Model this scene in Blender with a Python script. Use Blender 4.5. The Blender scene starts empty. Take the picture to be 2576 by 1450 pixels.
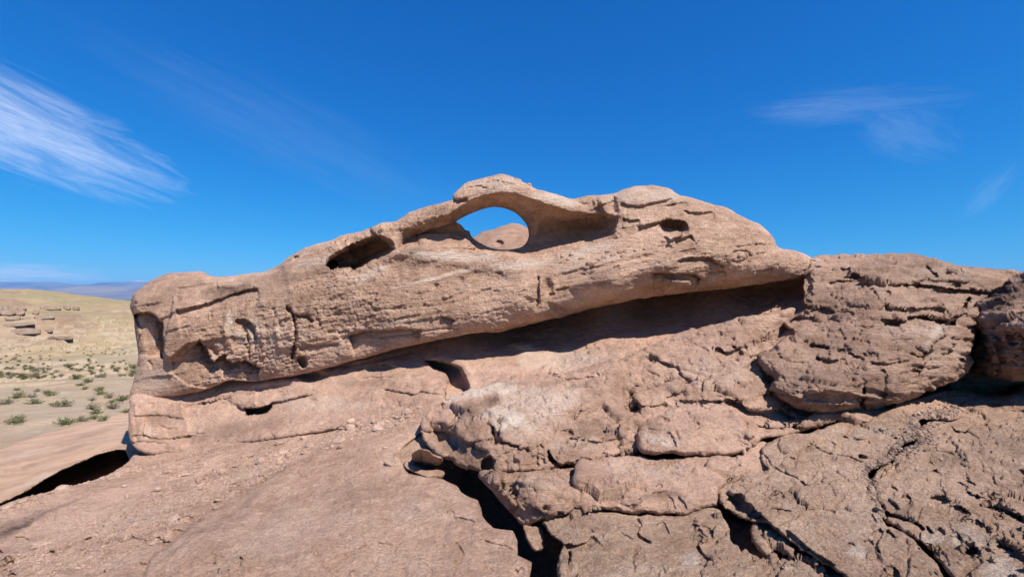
import bpy, bmesh, math, random, time
import numpy as np
from mathutils import Vector, Matrix
T0 = time.time()
random.seed(7)
rng = np.random.default_rng(11)
S = bpy.context.scene
C = S.collection
R_ = math.radians

# ------------------------------------------------------------------ camera
F = 1150.0                 # focal length in units of a 2576 wide frame
CX, CY, HOR = 1288.0, 725.0, 765.0
PITCH = math.atan((HOR - CY) / F)
cam = bpy.data.cameras.new('camera')
cam.sensor_width = 36.0
cam.lens = 36.0 * F / 2576.0
cam.clip_start = 0.05
cam.clip_end = 60000
co = bpy.data.objects.new('camera', cam); C.objects.link(co)
co.location = (0, 0, 0)
co.rotation_euler = (R_(90) + PITCH, 0, 0)
S.camera = co

# ------------------------------------------------------------------ light
SUN_EL, SUN_AZ = 52.0, 138.0          # azimuth clockwise from +Y: behind the camera, to the right
sd_ = Vector((math.cos(R_(SUN_EL)) * math.sin(R_(SUN_AZ)), math.cos(R_(SUN_EL)) * math.cos(R_(SUN_AZ)), math.sin(R_(SUN_EL))))
sl = bpy.data.lights.new('sun', 'SUN'); sl.energy = 5.0; sl.angle = R_(0.53); sl.color = (1.0, 0.95, 0.88)
so = bpy.data.objects.new('sun', sl); C.objects.link(so)
so.rotation_euler = (-sd_).to_track_quat('-Z', 'Y').to_euler()
W = bpy.data.worlds.new('World'); S.world = W; W.use_nodes = True
wn, wl = W.node_tree.nodes, W.node_tree.links
wn.clear()
def N(t, **k):
    n = wn.new(t)
    for a, b in k.items(): setattr(n, a, b)
    return n
sky = N('ShaderNodeTexSky', sky_type='NISHITA', sun_disc=False)
sky.sun_elevation = R_(SUN_EL); sky.sun_rotation = R_(SUN_AZ)
sky.altitude = 1200; sky.air_density = 1.0; sky.dust_density = 0.15; sky.ozone_density = 2.2
hs = N('ShaderNodeHueSaturation'); hs.inputs['Hue'].default_value = 0.513; hs.inputs['Saturation'].default_value = 1.22; hs.inputs['Value'].default_value = 1.0
wl.new(sky.outputs[0], hs.inputs['Color'])
# deeper, more saturated blue: a response curve per channel on the whole sky
sp_ = N('ShaderNodeSeparateColor'); wl.new(hs.outputs[0], sp_.inputs[0]); cb_ = N('ShaderNodeCombineColor')
for i_, (g_, k_) in enumerate(((1.9, 0.62), (0.84, 0.86), (0.63, 1.13))):
    a_ = N('ShaderNodeMath', operation='MULTIPLY'); wl.new(sp_.outputs[i_], a_.inputs[0]); a_.inputs[1].default_value = 0.10
    b_ = N('ShaderNodeMath', operation='POWER'); wl.new(a_.outputs[0], b_.inputs[0]); b_.inputs[1].default_value = g_
    c_ = N('ShaderNodeMath', operation='MULTIPLY'); wl.new(b_.outputs[0], c_.inputs[0]); c_.inputs[1].default_value = k_ * 6.5
    wl.new(c_.outputs[0], cb_.inputs[i_])
# cirrus: streaky noise over the sky direction, gathered in a few patches
tc = N('ShaderNodeTexCoord')
def vmath(op, a, b=None):
    n = N('ShaderNodeVectorMath', operation=op)
    wl.new(a, n.inputs[0])
    if b is not None:
        if isinstance(b, (tuple, list)): n.inputs[1].default_value = b
        else: wl.new(b, n.inputs[1])
    return n
def wmath(op, a, b=None, c=None, clamp=False):
    n = N('ShaderNodeMath', operation=op); n.use_clamp = clamp
    for i, v in enumerate((a, b, c)):
        if v is None: continue
        if isinstance(v, (int, float)): n.inputs[i].default_value = v
        else: wl.new(v, n.inputs[i])
    return n.outputs[0]
def pdir(px, py):
    v = Vector(((px - CX) / F, 1.0, (HOR - py) / F)); v.normalize(); return v
def cloud_patch(px, py, along, la, lb, strength):
    """soft elliptical cloud field in a direction of the sky; along = streak slope in the sky"""
    c = pdir(px, py)
    right = Vector((c.y, -c.x, 0)).normalized(); up = right.cross(c)
    u = (right * math.cos(R_(along)) + up * math.sin(R_(along)))
    v = (-right * math.sin(R_(along)) + up * math.cos(R_(along)))
    du = vmath('DOT_PRODUCT', tc.outputs['Generated'], tuple(u)).outputs['Value']
    dv = vmath('DOT_PRODUCT', tc.outputs['Generated'], tuple(v)).outputs['Value']
    dc = vmath('DOT_PRODUCT', tc.outputs['Generated'], tuple(c)).outputs['Value']
    comb = N('ShaderNodeCombineXYZ')
    wl.new(wmath('MULTIPLY', du, 1 / la * 1.3), comb.inputs[0]); wl.new(wmath('MULTIPLY', dv, 1 / lb * 3.2), comb.inputs[1]); wl.new(dc, comb.inputs[2])
    wn1 = N('ShaderNodeTexNoise'); wn1.inputs['Scale'].default_value = 1.0; wn1.inputs['Detail'].default_value = 7; wn1.inputs['Roughness'].default_value = 0.62; wn1.inputs['Distortion'].default_value = 0.7
    wl.new(comb.outputs[0], wn1.inputs['Vector'])
    comb2 = N('ShaderNodeCombineXYZ')
    wl.new(wmath('MULTIPLY', du, 1 / la * 1.5), comb2.inputs[0]); wl.new(wmath('ADD', wmath('MULTIPLY', dv, 1 / lb * 5), wmath('MULTIPLY', wn1.outputs['Fac'], 2.6)), comb2.inputs[1])
    wn2 = N('ShaderNodeTexNoise'); wn2.inputs['Scale'].default_value = 1.0; wn2.inputs['Detail'].default_value = 8; wn2.inputs['Roughness'].default_value = 0.72; wn2.inputs['Distortion'].default_value = 0.6
    wl.new(comb2.outputs[0], wn2.inputs['Vector'])
    e = wmath('ADD', wmath('POWER', wmath('ABSOLUTE', wmath('DIVIDE', du, la)), 2.0), wmath('POWER', wmath('ABSOLUTE', wmath('DIVIDE', dv, lb)), 2.0))
    e = wmath('ADD', e, wmath('MULTIPLY', wmath('SUBTRACT', wn1.outputs['Fac'], 0.5), 2.4))
    m = wmath('SUBTRACT', 1.0, wmath('MULTIPLY', e, 1.0), clamp=True)
    st = N('ShaderNodeMapRange'); st.inputs['From Min'].default_value = 0.30; st.inputs['From Max'].default_value = 0.72
    wl.new(wn2.outputs['Fac'], st.inputs['Value'])
    m = wmath('MULTIPLY', m, wmath('ADD', wmath('MULTIPLY', st.outputs[0], 0.66), 0.34))
    m = wmath('MULTIPLY', wmath('POWER', m, 1.4), wmath('GREATER_THAN', dc, 0.5))
    return wmath('MULTIPLY', m, strength, clamp=True)
cl = None
for a in ((20, 312, -18, 0.20, 0.080, 0.74), (2130, 262, -10, 0.15, 0.035, 0.13), (2290, 330, -40, 0.07, 0.05, 0.11), (760, 350, -20, 0.35, 0.09, 0.05),
          (2500, 480, 50, 0.05, 0.02, 0.10), (60, 690, 0, 0.09, 0.020, 0.95), (215, 700, 0, 0.04, 0.008, 0.45)):
    m = cloud_patch(*a)
    cl = m if cl is None else wmath('MAXIMUM', cl, m)
mx = N('ShaderNodeMix', data_type='RGBA')
wl.new(cl, mx.inputs['Factor']); wl.new(cb_.outputs[0], mx.inputs['A']); mx.inputs['B'].default_value = (6.4, 7.0, 8.2, 1)
bg = N('ShaderNodeBackground'); bg.inputs['Strength'].default_value = 0.10
wo = N('ShaderNodeOutputWorld')
wl.new(mx.outputs['Result'], bg.inputs['Color']); wl.new(bg.outputs[0], wo.inputs['Surface'])
S.view_settings.view_transform = 'Standard'; S.view_settings.look = 'None'
S.view_settings.gamma = 1; S.view_settings.use_curve_mapping = False
S.view_settings.exposure = 0.62
S.cycles.max_bounces = 6; S.cycles.diffuse_bounces = 2; S.cycles.volume_bounces = 0

# ------------------------------------------------------------------ numeric helpers
def at(px, py, D):
    """a point of the place at depth D metres in the direction of (px, py)"""
    return np.stack([(px - CX) / F * D, D + 0 * px, (HOR - py) / F * D], -1)
def hash3(ix, iy, iz, seed):
    h = (ix.astype(np.uint32) * np.uint32(374761393) + iy.astype(np.uint32) * np.uint32(668265263) + iz.astype(np.uint32) * np.uint32(2147483647) + np.uint32(seed * 1013904223 & 0xffffffff))
    h = (h ^ (h >> np.uint32(13))) * np.uint32(1274126177)
    h ^= h >> np.uint32(16)
    h = h * np.uint32(2246822519); h ^= h >> np.uint32(15)
    return h
def noise3(p, seed=0):
    p = p.astype(np.float32)
    i = np.floor(p).astype(np.int32); f = p - i
    u = f * f * f * (f * (f * 6 - 15) + 10)
    x0, y0, z0 = i[..., 0], i[..., 1], i[..., 2]
    out = 0
    for dx in (0, 1):
        wx = u[..., 0] if dx else 1 - u[..., 0]
        for dy in (0, 1):
            wy = u[..., 1] if dy else 1 - u[..., 1]
            for dz in (0, 1):
                wz = u[..., 2] if dz else 1 - u[..., 2]
                h = hash3(x0 + dx, y0 + dy, z0 + dz, seed)
                gx = ((h & 1023).astype(np.float32) / 511.5 - 1); gy = (((h >> 10) & 1023).astype(np.float32) / 511.5 - 1); gz = (((h >> 20) & 1023).astype(np.float32) / 511.5 - 1)
                out = out + wx * wy * wz * (gx * (f[..., 0] - dx) + gy * (f[..., 1] - dy) + gz * (f[..., 2] - dz))
    return out * 1.35
def fbm(p, s=(1, 1, 1), o=4, g=0.5, seed=0, ridge=False, lac=2.03):
    q = p * np.array(s, np.float32); a = 1.0; r = 0; t = 0
    for k in range(o):
        n = noise3(q, seed + k * 7)
        if ridge: n = 1 - 2.2 * np.abs(n)
        r = r + a * n; t += a; a *= g; q = q * lac + 3.7
    return r / t
def n2(px, py, s, seed=0, o=2):
    return fbm(np.stack([px / s, py / s, np.zeros_like(px) + seed * 1.7], -1), o=o, seed=seed)
def smooth(a, b, x):
    t = np.clip((x - a) / (b - a), 0, 1); return t * t * (3 - 2 * t)
def tps(pts, px, py):
    """thin plate interpolation of inverse depth, exact for planes"""
    pts = np.array(pts, float); xy = pts[:, :2] / 1000; v = 1 / pts[:, 2]; n = len(pts)
    def U(r2): return np.where(r2 > 1e-12, r2 * np.log(np.maximum(r2, 1e-12)), 0)
    K = U(((xy[:, None] - xy[None]) ** 2).sum(-1)) + np.eye(n) * 2e-4
    A = np.zeros((n + 3, n + 3)); A[:n, :n] = K; A[:n, n] = 1; A[:n, n + 1:] = xy; A[n, :n] = 1; A[n + 1:, :n] = xy.T
    w = np.linalg.solve(A, np.r_[v, 0, 0, 0])
    X, Y = px / 1000, py / 1000
    r = w[n] + w[n + 1] * X + w[n + 2] * Y
    for k in range(n): r = r + w[k] * U((X - xy[k, 0]) ** 2 + (Y - xy[k, 1]) ** 2)
    return 1 / np.maximum(r, 0.004)
def polydist(pts, px, py, closed):
    """distance to a polyline, side sign (+ right of travel when looking at the frame), parameter 0..1"""
    pts = np.array(pts, float); n = len(pts)
    segs = [(pts[i], pts[(i + 1) % n]) for i in range(n if closed else n - 1)]
    L = [np.hypot(*(b - a)) for a, b in segs]; tot = sum(L) + 1e-9; acc = 0
    best = np.full(px.shape, 1e9); side = np.ones(px.shape); par = np.zeros(px.shape)
    for (a, b), l in zip(segs, L):
        d = b - a; t = ((px - a[0]) * d[0] + (py - a[1]) * d[1]) / (l * l + 1e-9); tt = np.clip(t, 0, 1)
        dist = np.hypot(px - a[0] - tt * d[0], py - a[1] - tt * d[1])
        m = dist < best
        cr = d[0] * (py - a[1]) - d[1] * (px - a[0])
        best = np.where(m, dist, best); side = np.where(m, np.sign(cr), side); par = np.where(m, (acc + tt * l) / tot, par)
        acc += l
    return best, side, par
def inside(pts, px, py):
    pts = np.array(pts, float); c = np.zeros(px.shape, bool); n = len(pts)
    for i in range(n):
        x1, y1 = pts[i]; x2, y2 = pts[(i + 1) % n]
        if y1 == y2: continue
        c ^= ((y1 > py) != (y2 > py)) & (px < (x2 - x1) * (py - y1) / (y2 - y1) + x1)
    return c
def sdist(pts, px, py):
    d, _, _ = polydist(pts, px, py, True)
    return np.where(inside(pts, px, py), d, -d)
def flakes(n, poly, ang, spread, lo, hi, a0, a1, seed):
    """small broken edges of peeling beds, scattered over a rock"""
    r = random.Random(seed); P = np.array(poly, float); out = []
    x0, x1, y0, y1 = P[:, 0].min(), P[:, 0].max(), P[:, 1].min(), P[:, 1].max()
    while len(out) < n:
        x, y = r.uniform(x0, x1), r.uniform(y0, y1)
        if not inside(P, np.array([x]), np.array([y]))[0]: continue
        a = math.radians(ang + r.gauss(0, spread)); l = lo + (hi - lo) * r.random() ** 2; k = r.choice((2, 3, 4)); c = [(x, y)]
        for _ in range(k):
            a += r.gauss(0, 0.45); c.append((c[-1][0] + math.cos(a) * l / k, c[-1][1] + math.sin(a) * l / k))
        amp = a0 + (a1 - a0) * r.random() ** 2
        out.append(('S', c, amp, 1.2, r.uniform(5, 10 + l * .35), 0.25) if r.random() < .8 else ('G', c, amp * .8, 1.5, .3))
    return out
def crspline(pts, closed=True, k=3):
    """round a traced outline a little"""
    p = np.array(pts, float); n = len(p); out = []
    for i in range(n if closed else n - 1):
        a, b, c, d = (p[(i - 1) % n], p[i], p[(i + 1) % n], p[(i + 2) % n]) if closed else (p[max(i - 1, 0)], p[i], p[i + 1], p[min(i + 2, n - 1)])
        for j in range(k):
            t = j / k
            out.append(0.5 * ((2 * b) + (-a + c) * t + (2 * a - 5 * b + 4 * c - d) * t * t + (-a + 3 * b - 3 * c + d) * t ** 3))
    if not closed: out.append(p[-1])
    return np.array(out)

# ---- relief features, each changes the depth field (metres, + = recessed) or the tint field
def G(line, amp, w, fade=0.12): return ('G', line, amp, w, fade)             # groove or, with amp < 0, ridge
def ST(line, amp, w, L, fade=0.1): return ('S', line, amp, w, L, fade)       # step: recessed to the right hand side of the line, easing back over L
def BL(x, y, rx, ry, amp, rot=0, hard=1.0): return ('B', x, y, rx, ry, amp, rot, hard)
def HO(poly, amp, w, pw=1.0): return ('H', poly, amp, w, pw)                 # hollow with a rim
def TI(x, y, rx, ry, v, rot=0): return ('T', x, y, rx, ry, v, rot)           # tint patch: stains and bleaching, in places shade put into the colour
def TL(line, v, w): return ('L', line, v, w)
def CLIP(poly, fs): return ('C', poly, fs)
def features(fs, px, py, warp=3.0, seed=0):
    wx = px + warp * n2(px, py, 22, seed + 1, 3) * 2; wy = py + warp * n2(px, py, 22, seed + 2, 3) * 2
    wx = wx + warp * 2.2 * n2(px, py, 90, seed + 3, 2) ; wy = wy + warp * 1.6 * n2(px, py, 90, seed + 4, 2)
    dep = np.zeros(px.shape); tint = np.zeros(px.shape)
    H_, W_ = px.shape; x0, y0 = px[0, 0], py[0, 0]; sx = px[0, 1] - px[0, 0]; sy = py[1, 0] - py[0, 0]
    def win(a, b, c, d):
        i0 = int(max(0, (a - x0) / sx)); i1 = int(min(W_, (b - x0) / sx + 2)); j0 = int(max(0, (c - y0) / sy)); j1 = int(min(H_, (d - y0) / sy + 2))
        return (slice(j0, j1), slice(i0, i1)) if i1 > i0 and j1 > j0 else None
    for f in fs:
        k = f[0]
        if k == 'C':
            P = np.array(f[1], float); w = win(P[:, 0].min() - 10, P[:, 0].max() + 10, P[:, 1].min() - 10, P[:, 1].max() + 10)
            if w is None: continue
            d_, t_ = features(f[2], px[w], py[w], warp, seed); mk = smooth(0, 3, sdist(f[1], wx[w], wy[w])); dep[w] += d_ * mk; tint[w] += t_ * mk
            continue
        if k in 'GSHL':
            if k in 'GS' and len(f[1]) > 2: f = (k, crspline(f[1], False, 3)) + tuple(f[2:])
            P = np.array(f[1], float)
            m = {'G': lambda: f[3] * 3.2, 'S': lambda: f[4] * 4 + 8, 'H': lambda: 8, 'L': lambda: f[3] * 3}[k]() + warp * 5
            w = win(P[:, 0].min() - m, P[:, 0].max() + m, P[:, 1].min() - m, P[:, 1].max() + m)
            if w is None: continue
            X, Y = wx[w], wy[w]
        else:
            m = max(f[3], f[4]) * 1.9 + warp * 5
            w = win(f[1] - m, f[1] + m, f[2] - m, f[2] + m)
            if w is None: continue
            X, Y = wx[w], wy[w]
        if k == 'G':
            d, _, t = polydist(f[1], X, Y, False)
            e = smooth(0, f[4], t) * smooth(0, f[4], 1 - t) if f[4] > 0 else 1
            dep[w] += f[2] * np.exp(-(d / f[3]) ** 2) * e
        elif k == 'S':
            d, s, t = polydist(f[1], X, Y, False); sd = d * s
            e = smooth(0, f[5], t) * smooth(0, f[5], 1 - t) if f[5] > 0 else 1
            dep[w] += f[2] * smooth(-f[3], f[3], sd) * np.exp(-np.maximum(sd, 0) / f[4]) * e
        elif k == 'B' or k == 'T':
            rot = f[6] if k == 'B' else f[6]
            c, s = math.cos(R_(rot)), math.sin(R_(rot))
            u = ((X - f[1]) * c + (Y - f[2]) * s) / f[3]; v = (-(X - f[1]) * s + (Y - f[2]) * c) / f[4]
            r = np.hypot(u, v)
            if k == 'B': dep[w] += f[5] * (1 - smooth(1 - f[7], 1 + 0.15 * f[7] + 0.02, r))
            else: tint[w] += f[5] * (1 - smooth(0.45, 1.15, r + 0.9 * n2(X, Y, f[3] * 0.5 + 5, 9, 4)))
        elif k == 'H':
            sdv = sdist(f[1], X, Y)
            dep[w] += f[2] * np.clip(sdv / f[3], 0, 1) ** f[4]
        elif k == 'L':
            d, _, t = polydist(f[1], X, Y, False)
            tint[w] += f[2] * np.exp(-(d / f[3]) ** 2) * smooth(-0.5, 0.4, n2(X, Y, 14, 5, 3) + 0.2)
    return dep, tint

# ------------------------------------------------------------------ mesh helpers
def mesh_np(name, verts, faces, mat=None, tint=None, smooth_=True):
    me = bpy.data.meshes.new(name)
    verts = np.asarray(verts, np.float32); faces = np.asarray(faces, np.int32)
    n, k = faces.shape
    me.vertices.add(len(verts)); me.vertices.foreach_set('co', verts.ravel())
    me.loops.add(n * k); me.loops.foreach_set('vertex_index', faces.ravel())
    me.polygons.add(n); me.polygons.foreach_set('loop_start', np.arange(0, n * k, k, dtype=np.int32))
    me.polygons.foreach_set('loop_total', np.full(n, k, np.int32))
    me.polygons.foreach_set('use_smooth', np.full(n, smooth_, bool))
    me.update(calc_edges=True); me.validate()
    if tint is not None:
        a = me.attributes.new('tint', 'FLOAT', 'POINT'); t = np.zeros(len(me.vertices), np.float32); t[:len(tint)] = tint; a.data.foreach_set('value', t)
    if mat: me.materials.append(mat)
    return me
def link(name, me, loc=(0, 0, 0), parent=None):
    o = bpy.data.objects.new(name, me); C.objects.link(o); o.location = loc
    if parent: o.parent = parent
    return o
def tag(o, label=None, cat=None, group=None, kind=None):
    if label: o['label'] = label
    if cat: o['category'] = cat
    if group: o['group'] = group
    if kind: o['kind'] = kind
    return o

# ------------------------------------------------------------------ materials
def mat_new(name):
    m = bpy.data.materials.new(name); m.use_nodes = True; nt = m.node_tree; nt.nodes.clear(); return m, nt
class NB:
    def __init__(s, nt): s.nt = nt
    def n(s, t, **k):
        x = s.nt.nodes.new(t)
        for a, b in k.items(): setattr(x, a, b)
        return x
    def l(s, a, b): s.nt.links.new(a, b)
    def noise(s, vec, scale, detail=5, rough=0.6, dist=0.0):
        x = s.n('ShaderNodeTexNoise'); x.inputs['Scale'].default_value = scale; x.inputs['Detail'].default_value = detail; x.inputs['Roughness'].default_value = rough; x.inputs['Distortion'].default_value = dist
        s.l(vec, x.inputs['Vector']); return x.outputs['Fac']
    def rng(s, v, a, b, c=0.0, d=1.0):
        x = s.n('ShaderNodeMapRange'); x.inputs['From Min'].default_value = a; x.inputs['From Max'].default_value = b; x.inputs['To Min'].default_value = c; x.inputs['To Max'].default_value = d
        s.l(v, x.inputs['Value']); return x.outputs[0]
    def mix(s, f, a, b, bt='MIX'):
        x = s.n('ShaderNodeMix', data_type='RGBA', blend_type=bt)
        for v, i in ((f, 'Factor'), (a, 'A'), (b, 'B')):
            if isinstance(v, (int, float)): x.inputs[i].default_value = v
            elif isinstance(v, tuple): x.inputs[i].default_value = (*v, 1)
            else: s.l(v, x.inputs[i])
        return x.outputs['Result']
    def m(s, op, a, b=0.0, clamp=False):
        x = s.n('ShaderNodeMath', operation=op); x.use_clamp = clamp
        for v, i in ((a, 0), (b, 1)):
            if isinstance(v, (int, float)): x.inputs[i].default_value = v
            else: s.l(v, x.inputs[i])
        return x.outputs[0]
    def mapv(s, vec, scale=(1, 1, 1), rot=(0, 0, 0)):
        x = s.n('ShaderNodeMapping'); x.inputs['Scale'].default_value = scale; x.inputs['Rotation'].default_value = rot
        s.l(vec, x.inputs['Vector']); return x.outputs[0]
def rock_mat(name, base, dark, pale, bed=(0, 0.22, 0), bedmix=0.35, grain=0.5, bump=0.006, scale=1.0, speck=0.0, big=0.6, varnish_shade=(0.10, 0.062, 0.042), stratc=9.0):
    base, dark, pale = [tuple(np.array(q) * np.array([1.08, 0.91, 0.79]) * k_) for q, k_ in ((base, 0.97), (dark, 0.80), (pale, 1.08))]
    m, nt = mat_new(name); b = NB(nt)
    g = b.n('ShaderNodeNewGeometry'); pos = g.outputs['Position']
    at_ = b.n('ShaderNodeAttribute', attribute_name='tint'); t = at_.outputs['Fac']
    f1 = b.noise(pos, 0.9 * scale, 6, 0.62, 0.6)
    f2 = b.noise(pos, 7 * scale, 6, 0.7)
    bedp = b.mapv(pos, (0.5, 0.5, stratc), bed)
    f3 = b.noise(bedp, 1.0, 7, 0.68, 0.3)
    c = b.mix(b.rng(f1, 0.38, 0.60), tuple(base), tuple(dark))
    c = b.mix(b.m('MULTIPLY', b.rng(f2, 0.38, 0.68), big), c, tuple(pale))
    c = b.mix(b.m('MULTIPLY', b.rng(f3, 0.42, 0.66), bedmix), c, tuple(x * 0.72 for x in dark))
    # brownish iron staining, blotchy
    f4 = b.noise(pos, 2.3 * scale, 8, 0.72, 1.2)
    c = b.mix(b.m('MULTIPLY', b.rng(f4, 0.54, 0.66), 0.45), c, tuple(np.array(dark) * np.array([0.95, 0.80, 0.66])))
    # authored tint: stains, bleaching and painted shade
    tn = b.m('ADD', t, b.m('MULTIPLY', b.m('MULTIPLY', b.m('ABSOLUTE', t), b.m('SUBTRACT', b.noise(pos, 14 * scale, 6, 0.75), 0.5)), 2.6))
    c = b.mix(b.m('MULTIPLY', tn, 0.8, True), c, tuple(varnish_shade))
    c = b.mix(b.m('MULTIPLY', tn, -0.9, True), c, tuple(np.array((0.66, 0.53, 0.42)) * min(1.0, pale[0] * 1.25 / 0.66)))
    # grain
    gr = b.noise(pos, 85, 3, 0.8)
    gr = b.m('MULTIPLY', b.m('ADD', gr, b.noise(pos, 34, 4, 0.8)), 0.5)
    gf = b.rng(gr, 0.34, 0.66, 1 - grain * 0.62, 1 + grain * 0.62)
    x = b.n('ShaderNodeCombineColor'); [b.l(gf, x.inputs[i]) for i in range(3)]
    c = b.mix(1.0, c, x.outputs[0], 'MULTIPLY')
    if speck > 0:
        sp = b.noise(pos, 48, 2, 0.6); c = b.mix(b.m('MULTIPLY', b.rng(sp, 0.66, 0.72), speck), c, (0.62, 0.56, 0.5))
        sp2 = b.noise(b.mapv(pos, (1.3, 1.1, 1.2)), 33, 3, 0.7); c = b.mix(b.m('MULTIPLY', b.rng(sp2, 0.64, 0.72), speck), c, tuple(np.array(dark) * 0.35))
    bs = b.n('ShaderNodeBsdfPrincipled'); b.l(c, bs.inputs['Base Color']); bs.inputs['Roughness'].default_value = 0.9; bs.inputs['Specular IOR Level'].default_value = 0.25
    h = b.m('ADD', b.m('MULTIPLY', b.noise(pos, 42, 6, 0.8), 1.0), b.m('MULTIPLY', b.noise(b.mapv(pos, (6, 6, 60), bed), 1.0, 5, 0.7), 1.2))
    bp = b.n('ShaderNodeBump'); bp.inputs['Strength'].default_value = 1.0; bp.inputs['Distance'].default_value = bump * 3.0
    b.l(h, bp.inputs['Height']); b.l(bp.outputs[0], bs.inputs['Normal'])
    o = b.n('ShaderNodeOutputMaterial'); b.l(bs.outputs[0], o.inputs['Surface'])
    return m
M_arch = rock_mat('arch_sandstone', (0.61, 0.465, 0.37), (0.44, 0.31, 0.235), (0.70, 0.56, 0.46), bump=0.013, grain=0.85, bedmix=0.35, speck=0.35)
M_ledge = rock_mat('pink_sandstone', (0.51, 0.38, 0.31), (0.41, 0.29, 0.23), (0.60, 0.47, 0.39), bump=0.009, bedmix=0.25)
M_slab = rock_mat('smooth_slab_sandstone', (0.60, 0.45, 0.36), (0.48, 0.34, 0.265), (0.68, 0.54, 0.45), bump=0.012, bedmix=0.3, grain=0.7, speck=0.45)
M_block = rock_mat('blocky_sandstone', (0.49, 0.36, 0.29), (0.38, 0.265, 0.20), (0.58, 0.455, 0.375), bump=0.010, grain=0.6, speck=0.45, bedmix=0.2)
M_dark = rock_mat('dark_boulder_sandstone', (0.50, 0.37, 0.295), (0.37, 0.26, 0.20), (0.58, 0.46, 0.38), bump=0.014, grain=0.65, bedmix=0.45, bed=(0, -0.08, 0), speck=0.3)
M_gritty = rock_mat('gritty_sandstone', (0.53, 0.405, 0.315), (0.42, 0.305, 0.225), (0.62, 0.51, 0.42), bump=0.014, grain=0.8, speck=0.7, bedmix=0.2)
M_pale = rock_mat('pale_sandstone', (0.56, 0.43, 0.325), (0.50, 0.36, 0.26), (0.62, 0.50, 0.40), bump=0.008, grain=0.25, bedmix=0.3, big=0.4)
M_stone = rock_mat('loose_stone', (0.58, 0.45, 0.385), (0.40, 0.29, 0.235), (0.66, 0.56, 0.49), bump=0.008, grain=0.5, scale=3, speck=0.2)
M_far = rock_mat('far_dome_sandstone', (0.50, 0.36, 0.28), (0.42, 0.28, 0.21), (0.57, 0.43, 0.34), bump=0.02, grain=0.2)

# ------------------------------------------------------------------ broken plates: cells with their own level and tilt, joints between them
def plates(p, sc, seed, tilt=0.5, wob=0.35):
    q = p * np.array(sc, np.float32)
    q = q + wob * np.stack([fbm(q, (1.3, 1.3, 1.3), 3, 0.55, seed + 1), fbm(q, (1.3, 1.3, 1.3), 3, 0.55, seed + 2), fbm(q, (1.3, 1.3, 1.3), 3, 0.55, seed + 3)], -1)
    q = q.astype(np.float32); i = np.floor(q).astype(np.int32); f = q - i
    d1 = np.full(q.shape[:-1], 9.0, np.float32); d2 = d1.copy(); val = np.zeros_like(d1)
    for dx in (-1, 0, 1):
        for dy in (-1, 0, 1):
            for dz in (-1, 0, 1):
                h = hash3(i[..., 0] + dx, i[..., 1] + dy, i[..., 2] + dz, seed)
                a = (h & 1023).astype(np.float32) / 1023; b_ = ((h >> 10) & 1023).astype(np.float32) / 1023; c = ((h >> 20) & 1023).astype(np.float32) / 1023
                ex = dx + a - f[..., 0]; ey = dy + b_ - f[..., 1]; ez = dz + c - f[..., 2]
                dd = np.sqrt(ex * ex + ey * ey + ez * ez)
                v = (c * 7.3 + a * 3.1) % 1 - 0.5 + tilt * ((b_ - 0.5) * ex + (a - 0.5) * ez + (c - 0.5) * ey) * 2
                m = dd < d1
                d2 = np.where(m, d1, np.minimum(d2, dd)); val = np.where(m, v, val); d1 = np.where(m, dd, d1)
    return val, d2 - d1
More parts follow.
